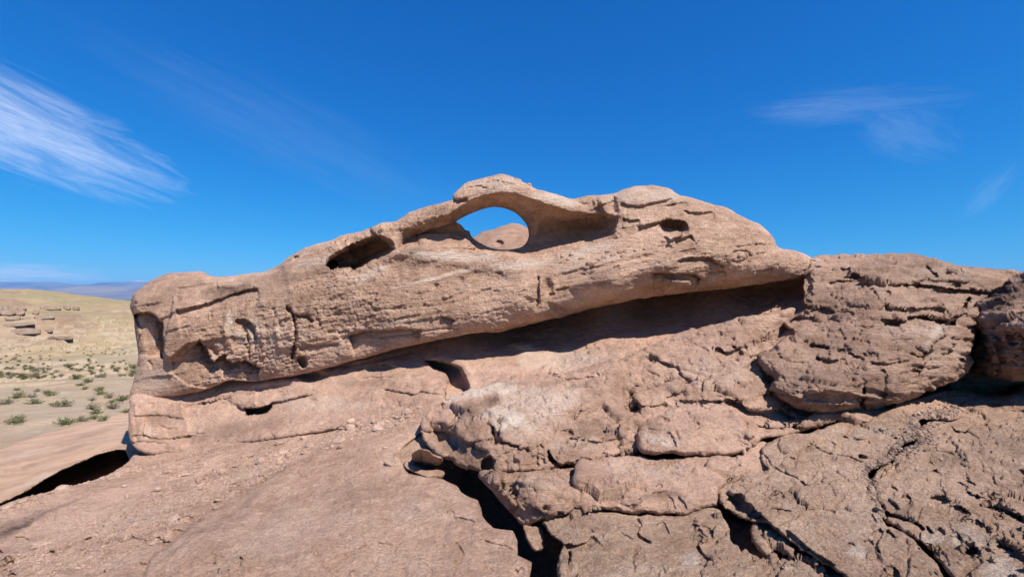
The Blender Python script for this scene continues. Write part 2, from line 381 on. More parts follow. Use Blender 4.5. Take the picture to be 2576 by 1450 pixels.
# ------------------------------------------------------------------ surface relief by kind of stone
def relief(kind, p, px, py, seed):
    if kind == 'arch':
        h = 0.05 * fbm(p, (0.8, 0.8, 1.3), 3, 0.5, seed)
        bedc = p.copy(); bedc[..., 2] = p[..., 2] - 0.20 * p[..., 0]
        h = h + 0.022 * fbm(bedc, (0.7, 0.7, 7), 4, 0.55, seed + 5)
        rough = smooth(-0.25, 0.3, fbm(p, (0.5, 0.5, 0.8), 2, 0.5, seed + 9))
        h = h + (0.35 + rough) * 0.024 * fbm(bedc, (3.2, 3.2, 34), 4, 0.68, seed + 11)
        h = h + (0.45 + rough) * 0.036 * fbm(p, (12, 12, 16), 4, 0.8, seed + 15)
        lf = (0.3 + 0.7 * smooth(430, 540, px)); h = h * lf
        v, ed = plates(bedc, (0.7, 0.7, 2.2), seed + 60); h = h + lf * 0.03 * v * smooth(-0.1, 0.2, fbm(p, (0.4, 0.4, 0.6), 2, 0.5, seed + 62))
        v, ed = plates(bedc, (2.2, 2.2, 8), seed + 64); h = h + lf * 0.020 * v * rough
        b = bedc[..., 2] * 3.1 + 0.9 * fbm(p, (0.6, 0.6, 0.6), 2, 0.5, seed + 21)
        saw = (b - np.floor(b)); h = h + 0.030 * (0.5 - saw) * (0.4 + rough) * smooth(-0.1, 0.35, fbm(bedc, (0.9, 0.9, 2), 2, 0.5, seed + 31))
    elif kind == 'smooth':
        h = 0.035 * fbm(p, (0.9, 0.9, 1.2), 3, 0.5, seed) + 0.020 * fbm(p, (9, 9, 9), 4, 0.74, seed + 2)
        ln = fbm(p, (1.6, 1.6, 1.6), 3, 0.55, seed + 4)
        e = ln * 5; fr = e - np.floor(e)
        v, ed = plates(p, (1.1, 1.8, 1.5), seed + 60); h = h + 0.020 * v * smooth(-0.05, 0.25, fbm(p, (0.6, 0.6, 0.6), 2, 0.5, seed + 66))
        v, ed = plates(p, (5, 7, 6), seed + 64); h = h + 0.010 * v * smooth(-0.05, 0.25, fbm(p, (0.9, 0.9, 0.9), 2, 0.5, seed + 67))
        h = h + 0.026 * fr * smooth(0.0, 0.3, fbm(p, (0.7, 0.7, 0.7), 2, 0.5, seed + 8))
    elif kind == 'block':
        h = 0.05 * fbm(p, (1.4, 1.4, 1.4), 3, 0.55, seed) + 0.018 * fbm(p, (2.6, 2.6, 3.4), 4, 0.6, seed + 33, ridge=True) * smooth(-0.2, 0.3, fbm(p, (0.8, 0.8, 0.8), 2, 0.5, seed + 38))
        h = h + 0.030 * fbm(p, (7, 7, 8), 5, 0.70, seed + 3)
        v, ed = plates(p, (1.5, 1.5, 2.4), seed + 60); h = h + 0.075 * v - 0.035 * (1 - smooth(0, 0.07, ed)) * smooth(-0.05, 0.2, fbm(p, (1, 1, 1), 2, 0.5, seed + 61))
        v, ed = plates(p, (5, 5, 8), seed + 64); h = h + 0.022 * v
        e = fbm(p, (1.8, 1.8, 2.2), 4, 0.55, seed + 4) * 4; fr = e - np.floor(e)
        h = h + 0.022 * smooth(0.0, 0.9, fr) * smooth(-0.05, 0.3, fbm(p, (1.0, 1.0, 1.0), 2, 0.5, seed + 8))
        pit = fbm(p, (7, 7, 9), 2, 0.5, seed + 14); h = h - 0.035 * smooth(0.30, 0.5, pit)
    elif kind == 'splinter':
        q = p.copy(); q[..., 2] = p[..., 2] + 0.06 * p[..., 0]
        h = 0.06 * fbm(p, (1.2, 1.2, 1.5), 3, 0.55, seed)
        v, ed = plates(q, (0.9, 0.9, 3.6), seed + 60); h = h + 0.10 * v
        v, ed = plates(q, (2.2, 2.2, 10), seed + 64); h = h + 0.05 * v
        h = h + 0.050 * fbm(q, (2.2, 2.2, 14), 5, 0.72, seed + 3) + 0.030 * fbm(p, (14, 14, 20), 4, 0.8, seed + 5)
        
        e = fbm(q, (0.9, 0.9, 4.5), 3, 0.6, seed + 6) * 5; fr = e - np.floor(e)
        h = h + 0.020 * fr * smooth(-0.1, 0.3, fbm(p, (0.9, 0.9, 1.2), 2, 0.5, seed + 8))
        pit = fbm(q, (4, 4, 11), 2, 0.5, seed + 14); h = h - 0.03 * smooth(0.30, 0.48, pit)
    elif kind == 'gritty':
        h = 0.03 * fbm(p, (1.4, 1.4, 1.4), 3, 0.55, seed) + 0.030 * fbm(p, (9, 9, 9), 5, 0.74, seed + 3)
        q = p.copy(); c, s = math.cos(0.6), math.sin(0.6)
        q[..., 0] = c * p[..., 0] + s * p[..., 1]; q[..., 1] = -s * p[..., 0] + c * p[..., 1]
        e = fbm(q, (1.2, 3.6, 2.5), 4, 0.6, seed + 6) * 4; fr = e - np.floor(e)
        v, ed = plates(q, (0.9, 2.2, 1.6), seed + 60); h = h + 0.05 * v - 0.02 * (1 - smooth(0, 0.05, ed))
        v, ed = plates(q, (3.5, 8, 6), seed + 64); h = h + 0.018 * v
        h = h + 0.016 * fr * smooth(0.0, 0.3, fbm(p, (0.9, 0.9, 1.2), 2, 0.5, seed + 8))
        pit = fbm(p, (12, 12, 12), 2, 0.5, seed + 14); h = h - 0.008 * smooth(0.34, 0.5, pit)
    elif kind == 'pale':
        h = 0.03 * fbm(p, (0.5, 0.5, 0.8), 3, 0.5, seed) + 0.02 * fbm(p, (2, 2, 4), 4, 0.6, seed); v, ed = plates(p, (0.5, 0.8, 1), seed + 60); h = h + 0.03 * v * smooth(0, 0.3, fbm(p, (0.3, 0.3, 0.3), 2, 0.5, seed + 66))
    elif kind == 'far':
        h = 2.0 * fbm(p, (0.06, 0.06, 0.16), 4, 0.6, seed) + 0.9 * np.abs(fbm(p, (0.18, 0.18, 0.1), 3, 0.5, seed + 3))
    elif kind == 'dome':
        h = 0.22 * fbm(p, (0.35, 0.35, 0.5), 4, 0.6, seed) + 0.05 * fbm(p, (2, 2, 3), 3, 0.6, seed + 3)
    else:
        h = 0
    return h

def rock(name, outline, depth, mat, label=None, cat=None, holes=(), R=26, B=0.22, T=1.2, fs=(), kind='block', step=2.4, seed=1, warp=2.0, owarp=1.5, spline=True, Bp=None, group=None, skind=None, amp=1.0, grow=1.2):
    """a rock of its own: a traced outline at real distance, a front relief in metres, rounded edges and a back T metres behind"""
    O = crspline(outline) if spline else np.array(outline, float)
    HS = [crspline(h) for h in holes]
    mrg = 3 * step
    x0, x1, y0, y1 = O[:, 0].min() - mrg, O[:, 0].max() + mrg, O[:, 1].min() - mrg, O[:, 1].max() + mrg
    def grid(st):
        xs = np.arange(x0, x1 + st, st); ys = np.arange(y0, y1 + st, st)
        return np.meshgrid(xs, ys)
    def sdf(px, py):
        wx = px + owarp * (n2(px, py, 30, seed + 40, 3) * 3); wy = py + owarp * (n2(px, py, 30, seed + 41, 3) * 3)
        s = sdist(O, wx, wy) + grow
        for h in HS: s = np.minimum(s, -sdist(h, px + owarp * 0.4 * n2(px, py, 20, seed + 42, 2), py))
        return s
    px, py = grid(step)
    px = px.astype(float); py = py.astype(float)
    s = sdf(px, py)
    D = tps(depth, px, py)
    dep, tint = features(fs, px, py, warp, seed)
    D = D + dep
    if Bp:
        num = 0; den = 0
        for bx, by, bv in Bp:
            w = 1 / ((px - bx) ** 2 + (py - by) ** 2 + 400) ** 1.5; num = num + w * bv; den = den + w
        BB = num / den
    else: BB = B
    RR = R * (1 + 0.35 * n2(px, py, 70, seed + 50, 2))
    tt = np.clip(s / RR, 0, 1)
    D = D + BB * (1 - np.sqrt(np.clip(1 - (1 - tt) ** 2, 0, 1)))
    gy, gx = np.gradient(s, step)
    gm = np.maximum(gx * gx + gy * gy, 0.05)
    ins = s > 0
    cell = ins[:-1, :-1] | ins[1:, :-1] | ins[:-1, 1:] | ins[1:, 1:]
    used = np.zeros(s.shape, bool)
    used[:-1, :-1] |= cell; used[1:, :-1] |= cell; used[:-1, 1:] |= cell; used[1:, 1:] |= cell
    out = used & ~ins
    mv = np.where(out, np.clip(s, -2.5 * step, 0), 0)
    qx = px - mv * gx / gm; qy = py - mv * gy / gm
    P = at(qx, qy, D)
    # displacement along the surface normal
    P0 = at(px, py, D)
    dy = np.gradient(P0, axis=0); dx = np.gradient(P0, axis=1)
    nr = np.cross(dx, dy); nr /= np.linalg.norm(nr, axis=-1, keepdims=True) + 1e-9
    view = P0 / np.linalg.norm(P0, axis=-1, keepdims=True)
    flip = (nr * view).sum(-1) > 0; nr[flip] *= -1
    h = relief(kind, P0, px, py, seed) * amp
    h = h * (0.25 + 0.75 * smooth(0, 7, s))
    h = np.clip(h, -0.2, 0.2) if kind != 'far' else h
    P = P + nr * h[..., None]
    idx = np.full(s.shape, -1, np.int64); idx[used] = np.arange(used.sum())
    V = P[used]; TN = tint[used]
    jj, ii = np.nonzero(cell)
    a, b_, c, d = idx[jj, ii], idx[jj, ii + 1], idx[jj + 1, ii + 1], idx[jj + 1, ii]
    faces = np.stack([a, d, c, b_], 1)
    # skirt: boundary edges
    E = np.concatenate([faces[:, [0, 1]], faces[:, [1, 2]], faces[:, [2, 3]], faces[:, [3, 0]]])
    key = np.sort(E, 1); k = key[:, 0] * (len(V) + 1) + key[:, 1]
    u, inv, cnt = np.unique(k, return_inverse=True, return_counts=True)
    be = E[cnt[inv] == 1]
    bv = np.unique(be)
    gxs, gys = (gx / np.sqrt(gm))[used], (gy / np.sqrt(gm))[used]
    QX, QY, DD = qx[used], qy[used], D[used]
    rings = [np.arange(len(V))]; allV = [V]; allT = [TN]; base = len(V)
    for ins_, dd in ((1.2, 0.06 * T), (R * 0.22, 0.35 * T), (R * 0.5, 0.9 * T)):
        pv = at(QX[bv] + gxs[bv] * ins_, QY[bv] + gys[bv] * ins_, DD[bv] + dd)
        mp = np.full(len(V), -1, np.int64); mp[bv] = base + np.arange(len(bv)); rings.append(mp); allV.append(pv); allT.append(TN[bv]); base += len(bv)
    sk = []
    for r0, r1 in zip(rings[:-1], rings[1:]):
        sk.append(np.stack([r0[be[:, 1]], r0[be[:, 0]], r1[be[:, 0]], r1[be[:, 1]]], 1))
    # back sheet, coarse
    st = step * 5
    bx, by = grid(st); bx = bx.astype(float); by = by.astype(float); bs = sdf(bx, by) - R * 0.25
    bD = tps(depth, bx, by) + (B if not Bp else 0.3) + T * (0.45 + 0.6 * np.clip(bs / (R * 1.2), 0, 1) ** 0.5)
    bi = bs > 0; bc = bi[:-1, :-1] & bi[1:, :-1] & bi[:-1, 1:] & bi[1:, 1:]
    bu = np.zeros(bs.shape, bool)
    bu[:-1, :-1] |= bc; bu[1:, :-1] |= bc; bu[:-1, 1:] |= bc; bu[1:, 1:] |= bc
    bidx = np.full(bs.shape, -1, np.int64); bidx[bu] = base + np.arange(bu.sum())
    bP = at(bx, by, bD); bP = bP + 0.08 * fbm(bP, (1.5, 1.5, 1.5), 2, 0.5, seed)[..., None]
    allV.append(bP[bu]); allT.append(np.zeros(bu.sum()))
    j2, i2 = np.nonzero(bc)
    bf = np.stack([bidx[j2, i2], bidx[j2, i2 + 1], bidx[j2 + 1, i2 + 1], bidx[j2 + 1, i2]], 1)
    V = np.concatenate(allV); faces = np.concatenate([faces] + sk + ([bf] if len(bf) else []))
    # origin at the base of the rock
    org = np.array([V[:, 0].mean(), V[:, 1].mean(), V[:, 2].min()])
    me = mesh_np(name, V - org, faces, mat, np.concatenate(allT))
    o = link(name, me, tuple(org))
    tag(o, label, cat, group, skind)
    print('%s: %d verts %.1fs' % (name, len(V), time.time() - T0))
    return o
# ================================================================== LARGE STRUCTURE
# ---- far terrain in world coordinates (polar grid round the viewpoint)
M_TERR, nt = mat_new('desert_terrain'); b = NB(nt)
g = b.n('ShaderNodeNewGeometry'); pos = g.outputs['Position']
f1 = b.noise(b.mapv(pos, (0.014, 0.02, 0.06)), 1.0, 8, 0.66, 1.2)
cr = b.n('ShaderNodeValToRGB'); b.l(f1, cr.inputs[0])
e = cr.color_ramp.elements; e[0].position = 0.34; e[0].color = (0.36, 0.25, 0.165, 1); e[1].position = 0.62; e[1].color = (0.35, 0.275, 0.165, 1)
for p_, c_ in ((0.42, (0.29, 0.19, 0.13, 1)), (0.47, (0.41, 0.305, 0.19, 1)), (0.52, (0.33, 0.25, 0.13, 1)), (0.57, (0.29, 0.26, 0.165, 1))):
    x = e.new(p_); x.color = c_
c = cr.outputs[0]
sx_ = b.n('ShaderNodeSeparateXYZ'); b.l(pos, sx_.inputs[0])
nearf = b.rng(b.m('ADD', sx_.outputs['Y'], b.m('MULTIPLY', b.noise(pos, 0.05, 4, 0.6), 120.0)), 90.0, 190.0, 0.85, 0.0)
c = b.mix(nearf, c, b.mix(b.rng(b.noise(b.mapv(pos, (0.05, 0.12, 0.3)), 1.0, 6, 0.65, 0.6), 0.42, 0.58), (0.47, 0.33, 0.24), (0.52, 0.40, 0.30)))
at_ = b.n('ShaderNodeAttribute', attribute_name='tint'); t = at_.outputs['Fac']
f2 = b.noise(b.mapv(pos, (0.25, 0.5, 0.5)), 1.0, 7, 0.7, 0.5)
c = b.mix(b.m('MULTIPLY', b.rng(f2, 0.46, 0.62), 0.4), c, (0.44, 0.35, 0.26))
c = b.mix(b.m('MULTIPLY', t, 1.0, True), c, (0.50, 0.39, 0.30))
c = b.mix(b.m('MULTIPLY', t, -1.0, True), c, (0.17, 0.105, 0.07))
f3 = b.noise(pos, 1.1, 5, 0.7)
c = b.mix(b.m('MULTIPLY', b.rng(f3, 0.6, 0.66), 0.35), c, (0.22, 0.19, 0.12))
c = b.mix(1.0, c, (0.80, 0.79, 0.72), 'MULTIPLY')
bs = b.n('ShaderNodeBsdfPrincipled'); b.l(c, bs.inputs['Base Color']); bs.inputs['Roughness'].default_value = 0.95; bs.inputs['Specular IOR Level'].default_value = 0.1
bp = b.n('ShaderNodeBump'); bp.inputs['Distance'].default_value = 0.25; b.l(b.noise(pos, 0.9, 8, 0.75), bp.inputs['Height']); b.l(bp.outputs[0], bs.inputs['Normal'])
o_ = b.n('ShaderNodeOutputMaterial'); b.l(bs.outputs[0], o_.inputs['Surface'])

def prof(r, tab): return np.interp(np.log(r), np.log([t[0] for t in tab]), [t[1] for t in tab])
def height(x, y):
    """height of the desert floor in world metres"""
    r = np.hypot(x, y) + 1e-6; az = np.degrees(np.arctan2(x, y))
    zl = prof(r, ((6, -5.0), (18, -5.2), (35, -6.3), (90, -10.4), (150, -12.2), (210, -8.0), (260, -2.6), (330, 6.0), (380, 5), (600, -12), (2000, -50), (20000, -80)))
    zr = prof(r, ((6, -5.0), (18, -5.4), (35, -6.6), (90, -10.6), (150, -11.8), (210, -8.5), (260, -4.5), (330, 0.6), (380, -1), (600, -15), (2000, -50), (20000, -80)))
    k = smooth(-49, -38, az)
    z = zl * (1 - k) + zr * k
    p = np.stack([x, y, 0 * x], -1)
    near = smooth(10, 30, r) * (1 - smooth(500, 2000, r))
    far_ = smooth(70, 150, r)
    z = z + near * smooth(15, 120, r) * 2.0 * fbm(p, (0.014, 0.014, 1), 4, 0.5, 3) + near * far_ * 4.0 * (fbm(p, (0.022, 0.013, 1), 5, 0.55, 43, ridge=True) - 0.45)
    for mpx, mD, mh, mr in ((90, 120, 4.2, 22), (215, 128, 3.0, 18), (20, 60, 1.6, 12), (300, 175, 3, 26), (150, 215, 2, 30), (265, 62, 1.2, 9)):
        mx_ = (mpx - CX) / F * mD; z = z + mh * np.exp(-(((x - mx_) / mr) ** 2 + ((y - mD) / (mr * 0.8)) ** 2))
    z = z + near * 0.35 * fbm(p, (0.12, 0.12, 1), 4, 0.55, 5)
    return z
def strata(x, y, z):
    """flat beds outcropping as little steps, their edges running across the slope"""
    p = np.stack([x, y, 0 * x], -1); r = np.hypot(x, y)
    near = smooth(12, 30, r) * (1 - smooth(420, 900, r))
    q = (z + 3.0 * fbm(p, (0.010, 0.016, 1), 4, 0.55, 15) + 0.5 * fbm(p, (0.05, 0.09, 1), 3, 0.6, 16)) / (0.55 + 1.0 * smooth(60, 220, r))
    fr = q - np.floor(q)
    mask = smooth(-0.05, 0.22, fbm(p, (0.022, 0.03, 1), 4, 0.55, 25) + 0.22 * smooth(200, 90, r) - 0.12 * smooth(200, 260, r) + 0.25 * smooth(60, 30, r))
    a = smooth(15, 200, r) * 0.9 + 0.45
    z = z + near * mask * a * (smooth(0.0, 0.12, fr) - fr) * 0.9
    q2 = (z + 0.6 * fbm(p, (0.03, 0.06, 1), 5, 0.65, 35) + 0.1 * fbm(p, (0.3, 0.5, 1), 3, 0.65, 36)) / (0.22 + 0.3 * smooth(60, 220, r)) + 0.02 * y; f2_ = q2 - np.floor(q2)
    z = z + near * mask * 0.28 * a * (smooth(0.0, 0.15, f2_) - f2_)
    t = mask * (0.75 * smooth(0.25, 0.02, fr) + 0.5 * smooth(0.3, 0.05, f2_)) - 0.25 * mask * smooth(0.75, 0.98, fr)  # pale bed edges; the dark foot below each is painted undershadow
    # a jointed cliff band on the hillside
    az = np.degrees(np.arctan2(x, y))
    return z, t
def skyline():
    for px_ in range(0, 340, 40):
        rr = np.linspace(60, 500, 400); a = math.atan2((px_ - CX) / F, 1); x = rr * math.sin(a); y = rr * math.cos(a)
        z = height(x, y); z, t = strata(x, y, z); py = HOR - z / y * F; k = py.argmin(); print('sky', px_, round(py[k]), round(rr[k]))

def terrain():
    az = np.concatenate([np.linspace(-62, -36, 420), np.linspace(-35.8, 62, 150), np.linspace(64, 296, 60)])
    rr = np.concatenate([np.exp(np.linspace(np.log(5), np.log(480), 720)), np.exp(np.linspace(np.log(490), np.log(30000), 60))])
    A, Rr = np.meshgrid(np.radians(az), rr)
    x, y = Rr * np.sin(A), Rr * np.cos(A)
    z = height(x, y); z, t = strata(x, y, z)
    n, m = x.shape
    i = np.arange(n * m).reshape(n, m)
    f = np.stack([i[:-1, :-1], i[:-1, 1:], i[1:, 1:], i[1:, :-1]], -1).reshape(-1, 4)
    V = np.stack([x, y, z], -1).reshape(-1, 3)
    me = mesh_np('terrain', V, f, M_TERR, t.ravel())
    o = link('terrain', me); tag(o, kind='structure'); return o
terrain()
print('terrain', time.time() - T0)

OUT = [([(-20, 768), (6, 766), (8, 786), (-20, 790)], 235, 'dark jointed outcrop cut by the left edge below the skyline'), ([(8, 767), (20, 766), (21, 779), (8, 780)], 236, 'square pillar of rock in the outcrop row under the far ridge'), ([(23, 766), (42, 767), (44, 780), (23, 781)], 236, 'broad split pillar ending the outcrop row under the far ridge'),
       ([(4, 781), (37, 780), (36, 789), (16, 791), (4, 788)], 228, 'low overhung block beneath the row of rock pillars'), ([(40, 780), (62, 780), (63, 786), (52, 790), (41, 788)], 228, 'shadowed block right of the low overhung block'), ([(45, 770), (66, 771), (66, 777), (45, 777)], 238, 'flat block between pillar row and right hand beds'),
       ([(103, 768), (130, 769), (150, 770), (152, 776), (118, 777), (104, 778)], 245, 'long pale bed of rock in the middle of the far slope'), ([(162, 766), (178, 766), (177, 775), (164, 776)], 246, 'tilted dark block on the far slope near its middle'), ([(185, 771), (200, 771), (199, 777), (186, 777)], 246, 'small flat rock at the right of the far beds'),
       ([(88, 778), (100, 779), (97, 788), (84, 787)], 226, 'leaning rock below the long pale bed'), ([(92, 795), (136, 794), (134, 799), (94, 799)], 205, 'low dark ledge lower on the far slope'), ([(16, 797), (52, 794), (50, 801), (20, 803)], 200, 'thin overhanging ledge at the left of the far slope'),
       ([(14, 836), (50, 825), (100, 826), (104, 832), (98, 837), (50, 838)], 135, 'bright layered slab standing out of the hillside'), ([(-10, 816), (60, 812), (85, 811), (87, 816), (40, 819), (-10, 822)], 150, 'thin pinkish layered slab above the bright one'), ([(122, 829), (134, 826), (135, 832), (122, 833)], 135, 'small dark knob right of the bright layered slab'),
       ([(125, 846), (140, 845), (142, 849), (125, 849)], 110, 'dark ragged rock low on the tan mound'), ([(147, 846), (168, 845), (186, 848), (184, 851), (148, 850)], 110, 'rusty ledge right of the dark ragged rock on the mound')]
OUT_M = rock_mat('outcrop_sandstone', (0.74, 0.62, 0.51), (0.52, 0.40, 0.31), (0.80, 0.69, 0.58), bump=0.2, grain=0.1, scale=0.12)
# ---- distant mountains: ridges with real depth
M_MTN, nt = mat_new('distant_mountain'); b = NB(nt)
g = b.n('ShaderNodeNewGeometry'); pos = g.outputs['Position']
at_ = b.n('ShaderNodeAttribute', attribute_name='tint')
f1 = b.noise(b.mapv(pos, (0.0006, 0.0006, 0.002)), 1.0, 7, 0.6, 0.8)
c = b.mix(b.rng(f1, 0.4, 0.62), (0.09, 0.10, 0.12), (0.22, 0.19, 0.17))
c = b.mix(at_.outputs['Fac'], c, (0.85, 0.87, 0.9))
bs = b.n('ShaderNodeBsdfPrincipled'); b.l(c, bs.inputs['Base Color']); bs.inputs['Roughness'].default_value = 1
o_ = b.n('ShaderNodeOutputMaterial'); b.l(bs.outputs[0], o_.inputs['Surface'])
def mountains(name, Y, prof_, back, seed, snow):
    xs = np.linspace(-2.2 * Y, 2.2 * Y, 900); ys = np.linspace(-back, back, 60)
    X, Yy = np.meshgrid(xs, ys)
    px = CX + F * xs / Y
    ridge = (HOR - np.interp(px, [p[0] for p in prof_], [p[1] for p in prof_])) / F * Y
    ridge = ridge + 0.0014 * Y * fbm(np.stack([xs, 0 * xs, 0 * xs], -1), (9 / Y, 1, 1), 6, 0.55, seed)
    s = 1 - (np.abs(Yy) / back)
    gul = fbm(np.stack([X, Yy, 0 * X], -1), (12 / Y, 5 / Y, 1), 5, 0.6, seed + 2, ridge=True)
    floor_ = -80
    Z = floor_ + (ridge[None] - floor_) * np.clip(s ** 0.8 * (1 - 0.22 * (1 - s) * (1 + gul)), 0, 1)
    t = snow * smooth(0.87, 0.97, (Z - floor_) / (0.056 * Y + 80)) * smooth(-0.1, 0.2, gul)
    n, m = X.shape; i = np.arange(n * m).reshape(n, m)
    f = np.stack([i[:-1, :-1], i[:-1, 1:], i[1:, 1:], i[1:, :-1]], -1).reshape(-1, 4)
    o = link(name, mesh_np(name, np.stack([X, Yy + Y, Z], -1).reshape(-1, 3), f, M_MTN, t.ravel())); tag(o, kind='structure')
mountains('mountains', 14000, [(-1500, 715), (-300, 700), (-60, 703), (0, 704), (60, 707), (130, 707), (165, 711), (195, 715), (235, 713), (250, 709), (290, 708), (330, 706), (345, 704), (370, 705), (400, 708), (450, 706), (520, 712), (800, 715), (1300, 716), (2200, 712), (3600, 708)], 2600, 5, 1.0)
mountains('hills', 7000, [(-1500, 752), (-300, 742), (0, 735), (90, 732), (150, 724), (200, 718), (260, 717), (330, 722), (400, 727), (520, 735), (900, 745), (2600, 742), (3600, 745)], 1500, 9, 0.0)

# ---- the ground in front: bedrock shelf, then the smooth slab with its rubble
GD = [(-400, 1450, 3.15), (0, 1450, 3.0), (700, 1450, 2.75), (1288, 1450, 2.6), (0, 1275, 4.2), (0, 1350, 3.6), (180, 1205, 5.2), (370, 1138, 6.9), (520, 1118, 6.6), (700, 1095, 6.25), (870, 1068, 5.95), (1080, 1020, 5.7), (1070, 1130, 4.6),
      (1000, 1250, 3.7), (700, 1250, 3.95), (400, 1300, 3.7), (600, 1180, 4.9), (850, 1160, 4.6), (1300, 1250, 3.8), (1500, 1300, 3.55), (1700, 1200, 4.4), (2000, 1100, 5.1), (2000, 1300, 3.6), (2300, 1300, 3.2), (2576, 1200, 3.7), (2576, 1450, 2.45),
      (1700, 1450, 2.75), (2000, 1450, 2.65), (2400, 1010, 5.6), (2576, 1010, 5.4), (1500, 1060, 5.4), (1300, 1010, 6.0), (200, 1700, 2.15), (1288, 1750, 1.8), (2400, 1700, 1.75)]
def ground_D(x, y): return float(tps(GD, np.array([[float(x)]]), np.array([[float(y)]]))[0, 0])
coarse = [(p[0], p[1], p[2] + 0.20) for p in GD if p[:2] not in ((1300, 1250), (1288, 1450))] + [(1190, 1225, 4.9), (1260, 1280, 4.6), (1330, 1345, 4.1), (1360, 1440, 3.7), (1288, 1560, 2.9)]
rock('bedrock', [(-500, 1500), (-300, 1440), (0, 1310), (380, 1165), (700, 1110), (1100, 1010), (1500, 950), (2100, 960), (2576, 960), (3100, 980), (3600, 1400), (3600, 2500), (-900, 2500), (-900, 1800)], coarse, M_gritty, step=9, R=60, B=0.5, T=2.0, kind='gritty', seed=3, skind='structure', spline=False, owarp=0)
slab_edge = [(1060, 1085), (1010, 1125), (1008, 1150), (1030, 1185), (1119, 1200), (1152, 1216), (1160, 1232), (1203, 1250), (1215, 1288), (1240, 1318), (1290, 1324), (1302, 1350), (1300, 1383), (1335, 1400), (1328, 1460)]
G_FS = flakes(90, [(0, 1290), (370, 1160), (870, 1080), (1060, 1050), (640, 1200), (390, 1390), (380, 1450), (0, 1450)], -18, 22, 12, 90, .012, .06, 13) + flakes(70, [(400, 1450), (700, 1200), (1080, 1100), (1280, 1330), (1320, 1450)], -30, 50, 12, 60, .008, .032, 14) + [ST([(1100, 1075), (1000, 1105), (873, 1087), (800, 1140), (748, 1162), (659, 1212), (534, 1276), (445, 1354), (392, 1393), (378, 1480)], 0.10, 5, 160, 0.08),
        BL(500, 1190, 230, 60, 0.05, -12, 1.0), ST([(140, 1330), (260, 1310), (350, 1262), (480, 1240)], -0.03, 3, 40),
        ST([(0, 1420), (90, 1385), (170, 1370), (330, 1300)], 0.03, 3, 50),
        ST([(745, 1175), (800, 1200), (840, 1190), (900, 1212)], 0.03, 2, 18), ST([(1130, 1300), (1170, 1312), (1230, 1325)], -0.04, 2, 30), ST([(1120, 1280), (1150, 1290), (1200, 1300)], 0.03, 2, 30),
        G([(1150, 1350), (1165, 1380), (1150, 1410)], 0.03, 2.5), G([(1060, 1400), (1090, 1420), (1075, 1460)], 0.02, 2.5), G([(1110, 1350), (1120, 1375), (1105, 1400)], 0.015, 2), ST([(1200, 1345), (1260, 1358), (1290, 1368)], 0.03, 2, 25),
        G([(1085, 1335), (1100, 1360), (1140, 1390)], 0.012, 2), BL(560, 1330, 200, 60, -0.05, -35), BL(900, 1330, 220, 90, -0.07, -20), BL(1000, 1200, 110, 40, 0.05, 0),
        TI(60, 1310, 110, 14, 0.55, -20), TI(40, 1330, 70, 10, 0.5, -25), TI(170, 1265, 90, 8, 0.45, -22), TI(620, 1260, 90, 10, 0.35, -38), TI(480, 1355, 80, 7, 0.3, -35), TI(700, 1180, 60, 12, 0.25, -30),
        TI(730, 1330, 200, 60, -0.14, -25), TI(1080, 1280, 120, 30, -0.17, 10), TI(420, 1270, 200, 25, -0.19, -20), TI(640, 1180, 160, 14, -0.22, -15), TI(870, 1250, 160, 35, 0.12, -25), TI(300, 1400, 120, 14, -0.17, -15), TI(1150, 1240, 50, 20, -0.14, 20)]
g_out = [(-260, 1395), (-120, 1330), (0, 1274), (36, 1258), (85, 1243), (135, 1231), (178, 1216), (225, 1208), (263, 1198), (300, 1182), (322, 1168), (338, 1154), (352, 1138), (370, 1122), (440, 1100), (600, 1060), (760, 1020), (950, 980), (1120, 960), (1180, 985)] + [(1100, 1040)] + slab_edge + [(1320, 1560), (1300, 1800), (600, 1850), (-260, 1800)]
rock('ground', g_out, GD, M_slab, step=2.4, R=14, B=0.10, T=0.6, kind='smooth', seed=21, skind='structure', fs=G_FS, spline=False, owarp=1.0, warp=3)

# ---- pale slab beyond, undercut along its lower lip
rock('rock_slab', [(-260, 1190), (-100, 1150), (0, 1130), (53, 1112), (120, 1090), (178, 1074), (250, 1055), (338, 1030), (420, 1010), (480, 1060), (470, 1150), (380, 1200), (250, 1230), (100, 1290), (-60, 1350), (-260, 1380)],
     [(0, 1130, 11.0), (0, 1268, 6.0), (178, 1076, 15.5), (178, 1176, 7.6), (320, 1126, 8.6), (338, 1041, 20), (450, 1100, 9.5), (-200, 1200, 8), (100, 1160, 9)], M_pale,
     'smooth pale tan slab with a long black undercut at the left edge', 'rock slab', R=10, B=0.3, T=2.2, kind='pale', seed=31, warp=1.5, step=2.4,
     fs=[ST([(-260, 1395), (-80, 1305), (0, 1266), (45, 1246), (85, 1228), (130, 1200), (178, 1175), (215, 1157), (249, 1144), (290, 1131), (322, 1127), (331, 1133), (338, 1150), (335, 1170)], 4.0, 1.2, 900, 0), TI(60, 1090, 160, 12, -0.25, -15), TI(200, 1120, 90, 7, 0.25, -18), TI(110, 1200, 100, 8, -0.35, -22), TI(260, 1080, 60, 8, 0.2, -15), ST([(20, 1175), (100, 1150), (200, 1105)], 0.12, 3, 20), ST([(160, 1095), (240, 1075), (320, 1055)], -0.15, 3, 20),
         G([(-60, 1240), (60, 1215), (160, 1160), (240, 1130)], -0.03, 10), ST([(130, 1212), (200, 1172), (260, 1146)], 0.05, 2, 6), TI(90, 1166, 24, 5, 0.35, -12), TI(180, 1110, 120, 12, 0.15, -12), TI(60, 1140, 120, 10, -0.3, -12)])

